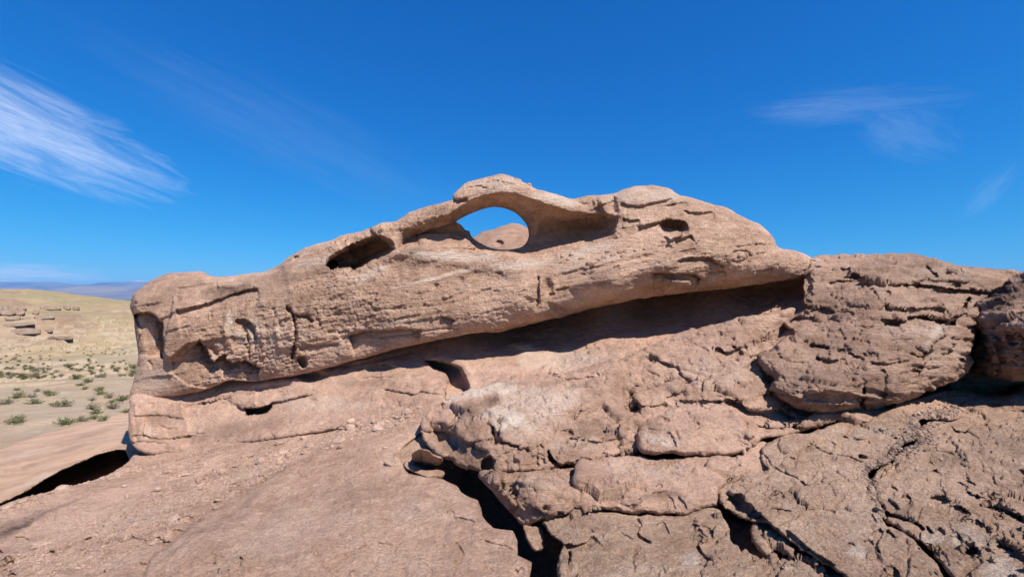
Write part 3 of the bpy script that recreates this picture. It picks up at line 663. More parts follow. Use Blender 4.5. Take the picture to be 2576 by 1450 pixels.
# ---- lower ledge: the shelf under the arch rock, with the deep shaded recess on the right
LD = [(345, 1060, 7.15), (430, 1122, 6.8), (520, 1120, 6.65), (380, 1005, 7.5), (470, 1005, 7.5), (650, 965, 7.5), (650, 1010, 7.15), (650, 1090, 6.3), (900, 905, 7.35), (900, 1000, 6.45), (900, 1058, 5.95), (1100, 868, 7.4), (1100, 930, 6.8), (1080, 1020, 5.8),
      (1300, 845, 7.8), (1300, 900, 6.7), (1270, 955, 6.0), (1450, 815, 7.9), (1500, 895, 6.35), (1700, 760, 8.3), (1700, 840, 6.9), (1600, 880, 6.3), (1900, 730, 8.1), (1900, 800, 7.0), (1990, 730, 7.7), (2040, 720, 7.3), (2010, 790, 6.3), (1600, 800, 7.9), (1800, 690, 8.4), (1950, 660, 7.9), (1500, 760, 8.2), (1400, 1000, 5.6), (1700, 960, 5.6)]
L_FS = flakes(70, [(345, 1010), (700, 960), (1100, 870), (1560, 880), (1100, 1040), (400, 1130)], -8, 20, 12, 80, .01, .045, 12) + [ST([(338, 1012), (413, 1000), (467, 1016), (520, 1005), (570, 996), (605, 984), (650, 980)], -0.10, 2, 40, 0.02), ST([(467, 1018), (570, 997), (590, 990)], 0.12, 1.5, 30),
        ST([(595, 1003), (605, 1018), (622, 1028), (660, 1024), (700, 1010), (800, 985)], 0.12, 2, 22), HO([(618, 1022), (640, 1026), (665, 1020), (692, 1014), (690, 1026), (677, 1037), (650, 1041), (627, 1041)], 0.55, 5),
        BL(650, 1006, 60, 16, -0.12, -8), ST([(337, 1045), (400, 1040), (480, 1050)], 0.05, 2, 20), ST([(335, 1095), (360, 1088), (420, 1100), (500, 1090)], 0.07, 2, 18), ST([(335, 1108), (370, 1104), (440, 1112)], 0.07, 2, 14),
        BL(425, 1112, 60, 14, -0.08), G([(372, 1045), (365, 1090)], 0.04, 3), ST([(375, 1045), (372, 1100)], -0.05, 2, 20),
        HO([(1066, 903), (1100, 905), (1140, 912), (1160, 922), (1174, 942), (1180, 975), (1178, 990), (1125, 1002), (1127, 955), (1118, 940), (1090, 928)], 0.60, 10, 0.7),
        G([(1060, 897), (1100, 896), (1150, 903), (1176, 925), (1186, 965), (1186, 1000)], -0.07, 11, 0.2), BL(960, 925, 40, 10, 0.16, -4, 0.6), G([(880, 905), (930, 908), (1000, 900)], -0.06, 9),
        ST([(900, 945), (1000, 948), (1080, 945), (1128, 947)], 0.05, 2, 25), BL(1050, 960, 90, 26, -0.10), ST([(960, 975), (1020, 985), (1040, 990), (1060, 985), (1120, 990)], 0.08, 2.5, 14),
        BL(1312, 866, 46, 16, -0.22, 2, 0.8), ST([(1200, 880), (1270, 884), (1320, 886), (1400, 880)], -0.04, 2, 14), G([(820, 925), (900, 912), (1010, 890), (1050, 880)], 0.06, 4),
        BL(700, 960, 120, 12, -0.10, -6), BL(790, 945, 40, 16, 0.25, 0, 0.6), ST([(1290, 880), (1380, 868), (1520, 850)], -0.05, 3, 40),
        TI(600, 1075, 160, 18, 0.3, -8), TI(420, 1050, 60, 22, 0.4), TI(380, 1075, 20, 30, -0.3), TI(1400, 905, 150, 30, -0.4), TI(800, 1010, 150, 25, -0.25), TI(520, 975, 120, 18, -0.35, -5), TI(640, 980, 120, 6, 0.4, -10), TI(900, 960, 120, 10, 0.3), TI(1000, 905, 60, 10, 0.2)]
rock('rock_ledge', [(334, 1000), (360, 980), (420, 965), (580, 925), (740, 905), (900, 860), (1050, 830), (1260, 790), (1400, 755), (1600, 705), (1800, 670), (2000, 660), (2090, 700), (2080, 800), (2000, 860), (1900, 900), (1700, 980), (1400, 1050), (1200, 1060), (1080, 1050), (1000, 1062), (870, 1072), (760, 1090), (640, 1108), (540, 1122), (470, 1135), (430, 1136), (385, 1135), (352, 1122), (337, 1095), (333, 1050), (337, 1020)],
     LD, M_ledge, 'pinkish sandstone ledge beneath the arch rock, deeply shaded hollow at its right', 'rock ledge', R=12, B=0.12, T=2.4, kind='smooth', seed=41, fs=L_FS, warp=3, amp=1.0)

# ---- the dome seen through the window
rock('rock_dome', [(1060, 690), (1130, 640), (1185, 600), (1210, 585), (1240, 576), (1262, 567), (1290, 561), (1310, 566), (1330, 578), (1352, 600), (1390, 640), (1440, 700), (1300, 730), (1150, 730)],
     [(1060, 690, 15), (1250, 640, 13.2), (1300, 570, 15), (1440, 700, 14), (1150, 640, 14.5), (1330, 600, 14)], M_far, 'pale rounded rock dome seen through the arch window', 'rock dome', R=40, B=1.8, T=3, kind='dome', seed=51, step=2.2, fs=[BL(1255, 612, 14, 8, 0.25, 0, 0.5), BL(1295, 600, 20, 8, 0.2, -20)])

# ---- the arch rock
AD = [(345, 735, 7.8), (500, 692, 7.95), (700, 672, 7.7), (900, 592, 7.5), (1100, 522, 7.3), (1250, 450, 7.1), (1445, 505, 7.1), (1600, 475, 7.1), (1780, 515, 7.0), (1940, 600, 6.9), (2040, 655, 6.9),
      (360, 850, 7.75), (480, 800, 7.35), (700, 790, 7.05), (900, 760, 6.8), (1100, 720, 6.55), (1300, 730, 6.4), (1500, 690, 6.3), (1700, 640, 6.25), (1850, 640, 6.35), (1980, 665, 6.6),
      (990, 632, 7.0), (1200, 660, 6.8), (1350, 660, 6.7), (870, 690, 7.1), (1500, 620, 6.65), (1700, 550, 6.6), (1260, 468, 6.95), (1120, 530, 7.15), (1400, 505, 6.95),
      (450, 930, 7.4), (650, 895, 7.15), (900, 835, 6.85), (1100, 800, 6.55), (1352, 775, 6.42), (1547, 738, 6.35), (1700, 712, 6.35), (1900, 688, 6.5),
      (450, 985, 7.42), (650, 950, 7.22), (860, 905, 6.95), (1050, 866, 6.72), (1200, 838, 6.66), (1352, 806, 6.68), (1547, 760, 6.74), (1652, 742, 6.76), (1787, 727, 6.8), (1922, 709, 6.8), (1050, 850, 6.62), (1200, 822, 6.55), (1352, 790, 6.45), (1100, 690, 6.62), (1000, 700, 6.75)]
bottom_rim = [(1556, 585), (1538, 593), (1502, 606), (1442, 621), (1382, 634), (1358, 642), (1318, 649), (1273, 640), (1198, 632), (1148, 627), (1098, 621), (1048, 618), (1015, 624), (1000, 632)]
hollow = [(998, 630), (1004, 604), (1008, 586), (1022, 574), (1048, 565), (1085, 552), (1123, 537), (1155, 517), (1185, 500), (1223, 487), (1260, 480), (1298, 483), (1335, 496), (1373, 509), (1410, 522), (1442, 530), (1472, 533), (1532, 535), (1559, 541), (1556, 557), (1553, 576), (1538, 593)] + bottom_rim[2:-1]
lh = [(820, 664), (826, 646), (850, 630), (885, 613), (923, 598), (953, 590), (978, 598), (991, 612), (990, 627), (973, 637), (948, 652), (923, 664), (896, 683), (868, 680), (845, 678), (825, 674)]
A_FS = [HO(hollow, 0.80, 55, 0.75), ST(bottom_rim, 0.42, 1.5, 60, 0.03),
        # shelf and inner walls inside the hollow
        ST([(860, 706), (895, 693), (935, 676), (975, 658), (1010, 650), (1060, 656), (1110, 664), (1160, 672), (1220, 684), (1280, 692), (1345, 694)], 0.13, 20, 110, 0.3), ST([(1362, 700), (1440, 680), (1520, 664), (1600, 645), (1680, 628)], 0.05, 6, 40, 0.2),
        CLIP(hollow, [ST([(1048, 592), (1100, 585), (1150, 590), (1180, 605), (1200, 625)], -0.25, 2, 45, 0.05), ST([(1040, 590), (1066, 580), (1115, 566), (1150, 560)], 0.15, 2, 25, 0.1), BL(1150, 592, 24, 14, 0.12, 10, 0.6), BL(1054, 585, 8, 6, -0.10, 0, 0.5),
        G([(1330, 610), (1350, 560), (1342, 530)], -0.10, 14), BL(1430, 590, 70, 34, 0.18, -10, 1.0), ST([(1400, 560), (1470, 552), (1540, 545)], 0.05, 2, 14)]),
        HO(lh, 0.95, 16, 0.7), ST([(992, 622), (990, 629), (973, 639), (948, 653), (923, 665), (897, 684), (880, 684)], 0.55, 1.5, 60, 0.02), CLIP([(815, 650), (860, 625), (990, 590), (1000, 640), (880, 690), (815, 685)], [BL(835, 664, 12.5, 12, 0.9, 0, 0.15), G([(905, 600), (940, 605), (965, 600)], -0.10, 7)]),
        # cleft between second ridge and main mass, top left
        ST([(700, 668), (745, 655), (785, 648), (820, 628), (850, 600)], -0.10, 3, 60, 0.1), BL(742, 647, 10, 6, 0.1, -30, 0.6),
        # left knob
        ST([(334, 792), (350, 786), (370, 785), (387, 789), (403, 802), (410, 820), (411, 845), (415, 872), (411, 905)], 0.46, 1.6, 24, 0.05), HO([(330, 800), (360, 788), (400, 800), (411, 830), (413, 880), (400, 915), (370, 925), (345, 905), (335, 860)], 0.08, 40),
        ST([(432, 905), (415, 880), (418, 845), (430, 800), (437, 765), (437, 742)], -0.16, 3, 130, 0.05), G([(440, 745), (480, 735), (520, 722), (560, 718), (610, 722)], -0.05, 10), ST([(442, 780), (480, 772), (517, 763), (570, 745), (619, 730), (650, 722)], 0.12, 1.6, 40, 0.04), ST([(440, 724), (470, 722), (500, 716), (540, 712)], 0.05, 1.5, 14), BL(445, 750, 12, 6, 0.10, 0, .5), ST([(545, 712), (552, 722), (549, 732)], 0.05, 1.5, 12),
        # bed line at the foot of the knob
        ST([(435, 907), (470, 901), (515, 886)], 0.06, 1.5, 20, 0.03), ST([(430, 930), (450, 945), (480, 965), (530, 975)], -0.05, 2, 20), G([(376, 905), (388, 915), (384, 925)], 0.05, 3),
        # draped lobes with deep shade under them
        ST([(503, 852), (516, 868), (527, 890), (542, 908), (556, 898), (572, 890), (580, 905), (592, 912), (612, 904), (634, 910), (648, 916), (662, 920)], 0.34, 1.6, 26, 0.02),
        ST([(536, 867), (545, 882), (552, 886)], 0.10, 1.5, 9), ST([(592, 803), (612, 803), (632, 812), (642, 830), (650, 852)], 0.14, 2, 18), G([(612, 815), (626, 850), (629, 880), (632, 905)], 0.09, 2.6), ST([(622, 806), (640, 822), (650, 850), (646, 880)], 0.06, 2, 14),
        G([(720, 765), (726, 782), (738, 790), (745, 815), (746, 850), (742, 875), (737, 905)], 0.16, 4.2, 0.05), ST([(746, 792), (765, 792), (782, 798), (790, 808)], 0.12, 1.6, 11), ST([(790, 798), (806, 802), (812, 822)], 0.08, 1.6, 9), BL(763, 910, 11, 18, 0.20, -20, 0.5),
        ST([(752, 878), (775, 868), (795, 868), (820, 864), (860, 862)], 0.07, 1.6, 14), ST([(742, 885), (735, 920)], 0.08, 2, 18), ST([(752, 785), (720, 800), (700, 810)], -0.04, 2, 30),
        G([(528, 778), (530, 800)], 0.03, 1.6), G([(690, 800), (700, 850), (710, 880)], -0.03, 6), G([(560, 810), (575, 850), (590, 890)], -0.05, 9), G([(660, 830), (668, 880)], -0.03, 6),
        # the long bright lip and the shaded bed below it
        ST([(876, 843), (895, 838), (918, 831), (960, 829), (1000, 825), (1032, 826), (1060, 830)], 0.20, 1.6, 34, 0.03), ST([(860, 852), (876, 843)], 0.04, 2, 10), G([(930, 850), (1000, 843), (1100, 828), (1180, 822)], 0.03, 3), ST([(1010, 812), (1050, 806), (1098, 797), (1112, 793)], 0.04, 1.5, 12), ST([(1112, 792), (1128, 798), (1144, 806)], 0.14, 1.5, 14), BL(1095, 720, 10, 10, 0.06), ST([(850, 835), (880, 828)], 0.06, 2, 8),
        # joint and recesses right of the middle
        G([(1358, 690), (1353, 715), (1354, 735), (1350, 762)], 0.10, 3.0), ST([(1362, 700), (1368, 730), (1360, 760)], -0.08, 3, 30), BL(1377, 720, 18, 26, 0.10, 0, .9),
        ST([(1376, 756), (1400, 768), (1440, 777), (1475, 776), (1502, 771), (1525, 760), (1547, 746), (1592, 727), (1652, 717), (1715, 722), (1772, 724), (1847, 709), (1890, 697), (1950, 690)], 0.16, 2, 30, 0.05),
        ST([(1638, 687), (1660, 686), (1700, 690), (1740, 688), (1768, 700)], 0.22, 2, 18, 0.05), ST([(1700, 655), (1740, 648), (1780, 648), (1810, 660), (1830, 668)], 0.14, 2, 12), ST([(1780, 683), (1805, 680), (1830, 679)], 0.08, 1.5, 8), ST([(1670, 697), (1700, 708), (1740, 705)], -0.08, 2, 20),
        ST([(1840, 633), (1860, 627), (1880, 630), (1895, 645)], 0.12, 2, 12), G([(1860, 640), (1880, 645)], -0.07, 5), BL(1850, 655, 10, 7, 0.10, 0, .5), ST([(1900, 690), (1925, 676), (1945, 672)], 0.06, 2, 14),
        ST([(1790, 725), (1850, 712), (1900, 700), (1960, 692)], 0.05, 1.5, 10),
        # eye shaped hollow and folds on the right hump
        BL(1695, 574, 38, 19, 0.26, 6, 0.5), BL(1692, 562, 30, 9, 0.14, 4, 0.5), ST([(1600, 570), (1640, 562), (1680, 552), (1720, 556), (1735, 575)], 0.12, 1.8, 22), ST([(1625, 562), (1600, 566), (1570, 574)], -0.05, 2, 20), ST([(1725, 592), (1700, 596), (1690, 606)], -0.12, 2, 16), ST([(1700, 604), (1730, 598), (1745, 590)], 0.13, 1.6, 12),
        ST([(1670, 515), (1700, 511), (1735, 506)], 0.09, 1.6, 10), ST([(1720, 524), (1745, 533), (1770, 533), (1800, 528)], 0.10, 1.6, 12), ST([(1560, 505), (1600, 517), (1650, 508), (1700, 495)], 0.10, 3, 28), G([(1550, 490), (1545, 520), (1560, 540)], 0.10, 8), ST([(1480, 530), (1520, 512), (1555, 498)], 0.06, 2, 16), G([(1450, 500), (1470, 515), (1500, 508)], 0.06, 7),
        ST([(1570, 545), (1590, 553), (1612, 550)], 0.10, 2, 12), ST([(1850, 620), (1900, 612), (1950, 618)], 0.06, 2, 16),
        BL(1255, 687, 10, 6, 0.05, 0, .5), BL(1160, 705, 12, 12, 0.06), BL(1010, 655, 60, 20, 0.05, -20), ST([(1060, 712), (1100, 705), (1130, 700)], 0.02, 2, 10),
        # crown details
        ST([(1140, 497), (1150, 500), (1175, 494)], 0.14, 2, 14), ST([(1165, 470), (1200, 462), (1230, 470)], 0.04, 2, 12), ST([(1210, 455), (1250, 450), (1300, 462)], 0.04, 2, 14), G([(1030, 570), (1050, 562), (1100, 545)], 0.03, 3), BL(1060, 540, 120, 14, -0.04, -22),
        # stains and bleached bands; shade of the underside and inner hollow painted in too
        TI(1030, 660, 70, 22, 0.42, -12), TI(1150, 700, 70, 24, 0.25, 20), TI(1270, 690, 60, 14, 0.3, 15), TI(700, 705, 170, 30, 0.42, -14), TI(560, 735, 90, 16, 0.5, -10), TI(640, 790, 150, 34, 0.10, -10), TI(1150, 780, 150, 30, 0.10, -10), TI(1600, 690, 160, 24, 0.2, -10), TI(410, 700 + 45, 70, 14, 0.35, -30), TI(470, 712, 50, 12, 0.4), TI(760, 760, 120, 40, 0.15),
        TI(635, 800, 5, 27, -0.55, -7), TI(735, 818, 8, 23, 0.30, -3), TI(615, 800, 4, 52, 0.30, 4), TI(621, 820, 6, 46, 0.30, -6), TI(753, 857, 6, 27, 0.45, -3), TI(862, 871, 8, 49, -0.55, 6), TI(743, 878, 8, 38, 0.45, -1), TI(652, 835, 4, 30, -0.55, -6), TI(708, 889, 6, 43, 0.30, -5), TI(775, 796, 8, 42, 0.45, -3), TI(673, 864, 4, 40, 0.30, -6), TI(579, 812, 7, 42, -0.40, -6), TI(859, 819, 3, 33, -0.55, 6), TI(865, 863, 8, 22, 0.30, -2), TI(608, 855, 8, 50, -0.55, -3), TI(621, 834, 3, 34, -0.40, -2), TI(563, 794, 4, 47, 0.30, 7), TI(742, 833, 4, 52, -0.55, -7), TI(577, 806, 7, 26, -0.55, 0), TI(746, 822, 3, 49, 0.30, 4), TI(690, 888, 5, 29, 0.45, 0), TI(630, 834, 6, 36, -0.40, 0), TI(570, 815, 4, 28, -0.40, -1), TI(643, 822, 8, 32, -0.55, 7), TI(688, 880, 6, 48, -0.55, 0), TI(589, 811, 8, 51, -0.40, -2), TI(1591, 664, 111, 6, 0.35, -14), TI(1475, 671, 98, 6, 0.35, -14), TI(1304, 681, 75, 5, 0.35, -14), TI(1865, 648, 100, 3, 0.30, -14), TI(1114, 693, 127, 6, -0.50, -14), TI(1783, 653, 101, 5, 0.35, -14), TI(1671, 659, 123, 4, -0.50, -14), TI(1190, 688, 54, 6, 0.35, -14), TI(1104, 693, 112, 6, -0.50, -14), TI(1495, 670, 119, 4, 0.30, -14), 
        TI(1100, 642, 130, 14, -0.8, 4), TI(1300, 668, 90, 14, -0.7, -5), TI(1480, 630, 120, 10, -0.6, -14), TI(930, 690, 60, 12, -0.6, -25), TI(800, 655, 90, 14, -0.5, -18), TI(1250, 460, 90, 22, -0.45), TI(1400, 500, 70, 14, -0.8, 15), TI(1620, 490, 110, 22, -0.45), TI(700, 870, 40, 60, -0.4), TI(760, 850, 30, 40, -0.25), TI(640, 850, 40, 30, -0.3),
        TI(1000, 815, 160, 10, -0.4, -8), TI(1480, 745, 110, 24, -0.3, -15), TI(1500, 660, 120, 14, -0.35, -14), TI(1850, 690, 120, 12, -0.4, -5), TI(1300, 820, 120, 8, 0.5, -12), TI(1450, 790, 100, 8, 0.5, -14), TI(1200, 690, 140, 30, 0.1), TI(1640, 700, 140, 20, 0.2, -8), TI(1750, 620, 140, 30, 0.12), TI(395, 950, 60, 40, -0.35), TI(1350, 560, 60, 60, 0.12), TI(1080, 600, 40, 16, -0.1), TI(1440, 560, 60, 20, 0.25)]
random.seed(5)
for k in range(70):                                                # small flutes and nicks over the wall
    x = random.uniform(470, 1950); y0_ = np.interp(x, [470, 900, 1300, 1950], [700, 700, 680, 560]); y1_ = np.interp(x, [470, 900, 1300, 1950], [930, 840, 760, 690])
    y = random.uniform(y0_, y1_); l = random.uniform(6, 26)
    if x < 800: A_FS.append(ST([(x, y), (x + random.uniform(-3, 4), y + l * .5), (x + random.uniform(-4, 6), y + l)], random.choice([-1, 1]) * random.uniform(.015, .045), 1.5, random.uniform(5, 14), 0.3))
    else: A_FS.append(ST([(x, y), (x + l, y - l * .2), (x + 2 * l, y - l * random.uniform(.3, .55))], random.uniform(.01, .05), 1.5, random.uniform(4, 12), 0.3))
arch_out = [(333, 745), (345, 733), (372, 712), (400, 695), (440, 686), (500, 684), (520, 690), (545, 697), (600, 693), (660, 684), (700, 668), (740, 636), (780, 618), (835, 603), (860, 592), (900, 584), (935, 571), (960, 560), (985, 557), (1010, 545), (1050, 525), (1100, 512), (1138, 501), (1140, 488), (1160, 468), (1180, 455), (1210, 447), (1240, 440), (1265, 436), (1295, 445), (1310, 449), (1316, 457), (1334, 462), (1345, 472), (1370, 480), (1400, 488), (1425, 497), (1445, 499), (1480, 492), (1530, 488), (1550, 485), (1575, 474), (1610, 466), (1650, 466), (1690, 473), (1700, 480), (1715, 490), (1740, 494), (1780, 508), (1830, 522), (1870, 543), (1905, 560), (1930, 577), (1948, 600), (1958, 622), (2000, 630), (2030, 640), (2052, 655), (2052, 672), (2034, 688), (2021, 696),
            (1980, 703), (1922, 711), (1860, 720), (1787, 729), (1720, 736), (1652, 744), (1600, 751), (1547, 762), (1480, 778), (1427, 792), (1352, 809), (1300, 822), (1255, 833), (1200, 835), (1162, 841), (1080, 857), (1000, 874), (918, 898), (860, 912), (800, 929), (740, 942), (692, 949), (630, 956), (580, 954), (530, 975), (470, 988), (415, 995), (380, 1001), (340, 1005), (335, 985), (342, 960), (351, 920), (352, 882), (345, 850), (338, 800), (331, 770)]
window = [(1147.8, 555.5), (1172.8, 541), (1197.8, 530.5), (1235, 520.5), (1260, 521), (1285, 528), (1305, 540.5), (1320, 557), (1328, 570), (1330, 594), (1320, 614), (1303, 623), (1273, 627), (1248, 625.5), (1223, 618), (1198, 604), (1185, 593), (1180, 580), (1170, 577), (1162, 567), (1153, 560)]
arch = rock('arch_rock', arch_out, AD, M_arch, 'long pinkish tan sandstone fin pierced by an oval window, filling the middle', 'rock arch', holes=[window], R=24, B=0.3, T=2.6, kind='arch', seed=61, fs=A_FS, warp=2.2, owarp=1.2, step=2.1,
            Bp=[(400, 690, .45), (700, 670, .35), (1000, 545, .3), (1260, 440, .3), (1600, 466, .45), (1900, 560, .5), (2040, 650, .3), (1235, 570, .06), (1300, 600, .06), (1190, 570, .06), (1352, 808, .06), (1652, 744, .07), (1900, 712, .08), (1100, 850, .03), (900, 900, .05), (650, 952, .04), (400, 1000, .04), (335, 800, .35), (340, 900, .3)])

# ================================================================== BOULDERS AND BLOCKS
BD = lambda k, off: [(p[0], p[1], p[2] - off) for p in k]
rock('rock_slope', [(1540, 915), (1575, 897), (1640, 868), (1700, 843), (1790, 818), (1870, 800), (1940, 792), (1990, 775), (2022, 782), (2014, 840), (1990, 870), (1985, 930), (2010, 990), (2100, 1020), (2330, 1005), (2220, 1060), (2150, 1065), (2094, 1052), (2060, 1062), (1990, 1085), (1950, 1095), (1905, 1100), (1880, 1120), (1800, 1100), (1700, 1090), (1600, 1060), (1570, 1033), (1563, 990), (1556, 950)],
     [(1550, 930, 5.6), (1700, 860, 6.0), (1990, 785, 6.3), (1700, 1000, 5.0), (1600, 1060, 4.7), (1900, 900, 5.45), (1900, 1090, 4.45), (2050, 900, 5.9), (2150, 1050, 4.8), (2000, 1000, 5.3), (2300, 960, 6.2), (2060, 790, 7.3), (2010, 830, 6.6), (2150, 850, 7.0), (2150, 950, 6.2)], M_block,
     'rough weathered slope of broken sandstone between the arch cave and big boulder', 'rock slope', R=14, B=0.18, T=0.9, kind='block', seed=71, warp=3,
     fs=flakes(90, [(1560, 960), (1640, 868), (1990, 775), (1990, 900), (2000, 1060), (1900, 1100), (1600, 1050)], 15, 35, 12, 70, .01, .08, 1) + [HO([(1565, 975), (1590, 978), (1600, 1000), (1612, 1030), (1600, 1040), (1582, 1035), (1570, 1010)], 0.30, 6), ST([(1600, 985), (1650, 968), (1690, 950), (1720, 960), (1760, 950)], 0.12, 2, 14), ST([(1800, 870), (1830, 885), (1860, 872)], 0.12, 2, 12), ST([(1650, 905), (1700, 925), (1720, 950), (1740, 945)], 0.10, 2, 14),
         ST([(1815, 997), (1850, 1012), (1870, 1022), (1910, 1034), (1960, 1030), (2000, 1045)], 0.20, 2, 16), ST([(1842, 1020), (1855, 1050), (1870, 1075), (1890, 1083)], -0.10, 2.5, 24), ST([(1890, 1060), (1930, 1072), (1990, 1070), (2050, 1058), (2095, 1050)], 0.12, 2, 12), ST([(1700, 1000), (1740, 1008), (1800, 1004), (1830, 1010)], 0.07, 2, 16),
         ST([(1880, 895), (1900, 893), (1915, 890)], 0.1, 2, 10), ST([(1900, 850), (1940, 858), (1960, 850)], 0.09, 2, 14), G([(1790, 870), (1792, 890)], 0.06, 3), G([(1765, 950), (1762, 960), (1800, 955), (1830, 940)], 0.06, 3), ST([(1600, 1020), (1640, 1018), (1690, 1015)], 0.06, 2, 12), ST([(1990, 1060), (2010, 1075), (2050, 1078)], 0.1, 2, 10),
         BL(1640, 905, 20, 14, 0.10, 0, .7), BL(1590, 1010, 8, 20, -0.15, 0, .6), TI(1800, 940, 120, 40, -0.2), TI(1880, 980, 60, 20, 0.3), TI(1700, 960, 60, 20, 0.2)])
rock('boulder', [(2025, 700), (2035, 650), (2060, 643), (2096, 639), (2161, 638), (2226, 638), (2285, 637), (2320, 641), (2356, 649), (2385, 657), (2405, 668), (2454, 674), (2519, 678), (2567, 684), (2575, 700), (2540, 730), (2502, 745), (2476, 765), (2456, 797), (2449, 839), (2434, 882), (2437, 912), (2418, 940), (2356, 966), (2291, 995), (2236, 1015), (2194, 1028), (2150, 1032), (2064, 1034), (2020, 1030), (1990, 1018), (1965, 1004), (1940, 992), (1921, 979), (1935, 962), (1944, 948), (1921, 930), (1903, 912), (1901, 902), (1922, 888), (1947, 868), (1975, 850), (2000, 842), (1968, 815), (1998, 800), (2010, 785), (2022, 772)],
     [(2040, 660, 6.9), (2160, 650, 6.8), (2300, 650, 6.6), (2540, 690, 6.2), (2030, 740, 6.3), (2200, 700, 6.1), (2400, 720, 5.9), (2050, 850, 5.6), (2200, 850, 5.2), (2400, 850, 5.3), (1960, 900, 5.2), (2100, 960, 4.75), (2250, 960, 4.75), (2380, 920, 5.1), (2000, 1010, 4.75), (2160, 1025, 4.75), (2300, 980, 4.95), (1930, 970, 5.0)], M_dark,
     'huge brown weathered boulder with splintered horizontal ridges and a curved crack', 'boulder', R=22, B=0.32, T=1.6, kind='splinter', seed=81, amp=0.8, warp=3.5, owarp=3,
     fs=flakes(85, [(2030, 660), (2300, 645), (2520, 690), (2430, 900), (2200, 1020), (2000, 1010), (1910, 900)], 8, 14, 15, 90, .015, .08, 2) + [ST([(2120, 700), (2151, 690), (2180, 706), (2226, 711), (2290, 716), (2324, 717), (2389, 727), (2440, 732), (2500, 736)], 0.15, 2, 22, 0.1), ST([(2080, 712), (2120, 703), (2200, 712)], 0.08, 2, 12), ST([(2300, 700), (2380, 705), (2440, 712)], 0.05, 2, 12), G([(2200, 690), (2290, 700), (2340, 705)], -0.06, 10),
         ST([(2212, 798), (2230, 806), (2280, 799), (2320, 797), (2350, 803), (2405, 806)], 0.2, 2, 20, 0.15), ST([(2205, 760), (2260, 775), (2340, 775), (2380, 772)], 0.09, 2, 18), ST([(2345, 782), (2385, 775)], 0.04, 1.5, 10),
         G([(2440, 745), (2424, 774), (2405, 800), (2375, 830), (2345, 862), (2322, 885), (2315, 905), (2318, 920)], 0.16, 2.0, 0.04), ST([(2424, 774), (2405, 800), (2345, 862), (2316, 895)], -0.09, 3, 40),
         G([(2145, 935), (2152, 945), (2166, 965), (2168, 990), (2164, 1012), (2166, 1032)], 0.14, 2.0, 0.05), ST([(2145, 935), (2110, 922), (2060, 918), (1990, 918), (1960, 905)], 0.07, 2, 20), BL(2060, 970, 90, 50, -0.10), BL(2250, 980, 60, 30, -0.05),
         HO([(1968, 812), (1990, 800), (2020, 795), (2050, 800), (2062, 815), (2040, 828), (2005, 836), (1985, 822)], 0.34, 8), ST([(2020, 760), (2040, 775), (2080, 778), (2110, 812), (2060, 815)], 0.08, 2, 18), BL(1996, 818, 12, 12, -0.15, 0, .6), BL(2035, 715, 14, 20, 0.12, 10, .7), ST([(2028, 700), (2026, 770)], -0.10, 3, 30),
         ST([(2015, 852), (2050, 868), (2090, 870)], 0.10, 2, 16), ST([(2040, 895), (2080, 905), (2130, 900)], 0.06, 2, 14), ST([(2180, 905), (2230, 912), (2290, 903)], 0.06, 2, 12), ST([(2230, 855), (2260, 850), (2300, 853)], 0.04, 2, 10), ST([(2000, 980), (2060, 985), (2120, 1000)], 0.06, 2, 16), ST([(1990, 1005), (2050, 1015), (2120, 1022)], 0.06, 2, 12), G([(2130, 820), (2160, 828), (2200, 822)], 0.05, 4),
         ST([(2410, 690), (2400, 685), (2420, 674)], 0.1, 2, 12), BL(2390, 688, 16, 6, 0.10, 0, .6), G([(2318, 920), (2300, 935), (2290, 945)], 0.05, 3),
         TI(2350, 690, 90, 30, -0.2), TI(2280, 830, 90, 24, -0.25), TI(2250, 660, 140, 14, 0.2), TI(2060, 760, 60, 40, 0.3), TI(2120, 960, 120, 40, 0.15), TI(2380, 880, 60, 60, -0.2), TI(2340, 850, 10, 50, -0.6, 40)])
rock('boulder', [(2760, 660), (2620, 672), (2576, 686), (2545, 698), (2520, 722), (2500, 735), (2488, 756), (2470, 780), (2463, 805), (2470, 820), (2460, 838), (2450, 862), (2447, 900), (2448, 930), (2470, 942), (2520, 950), (2600, 955), (2760, 950), (2840, 860), (2840, 740)],
     [(2545, 700, 5.9), (2700, 680, 5.7), (2500, 800, 5.4), (2600, 800, 5.0), (2460, 900, 5.6), (2520, 900, 5.15), (2600, 940, 5.0), (2800, 850, 4.9), (2475, 935, 5.5)], M_dark,
     'dark boulder cut off by the right edge, split by a level crack', 'boulder', R=26, B=0.4, T=1.4, kind='splinter', seed=91, warp=3,
     fs=flakes(40, [(2470, 780), (2600, 690), (2700, 700), (2700, 940), (2460, 930)], 10, 20, 15, 70, .015, .07, 3) + [ST([(2462, 830), (2486, 820), (2520, 815), (2576, 806), (2700, 800)], -0.12, 2, 40, 0.02), G([(2470, 826), (2486, 820), (2520, 816), (2576, 807), (2700, 800)], 0.15, 3), ST([(2480, 830), (2500, 870), (2495, 950)], -0.10, 4, 60), TI(2560, 740, 60, 40, 0.75), TI(2500, 880, 30, 60, 0.5), TI(2520, 760, 30, 50, 0.5)])  # dark tints on the upper piece put its shade into the colour
rock('rock_wedge', [(2380, 690), (2440, 682), (2520, 694), (2580, 720), (2600, 800), (2590, 960), (2560, 1040), (2420, 1050), (2380, 1000), (2370, 850)],
     [(2400, 700, 7.0), (2560, 730, 7.0), (2450, 900, 6.6), (2580, 950, 6.6), (2440, 1030, 6.2)], M_dark, 'shaded rock wedged deep in the joint between the two boulders at the right', 'rock wedge', R=14, B=0.2, T=0.8, kind='splinter', seed=95, step=4)
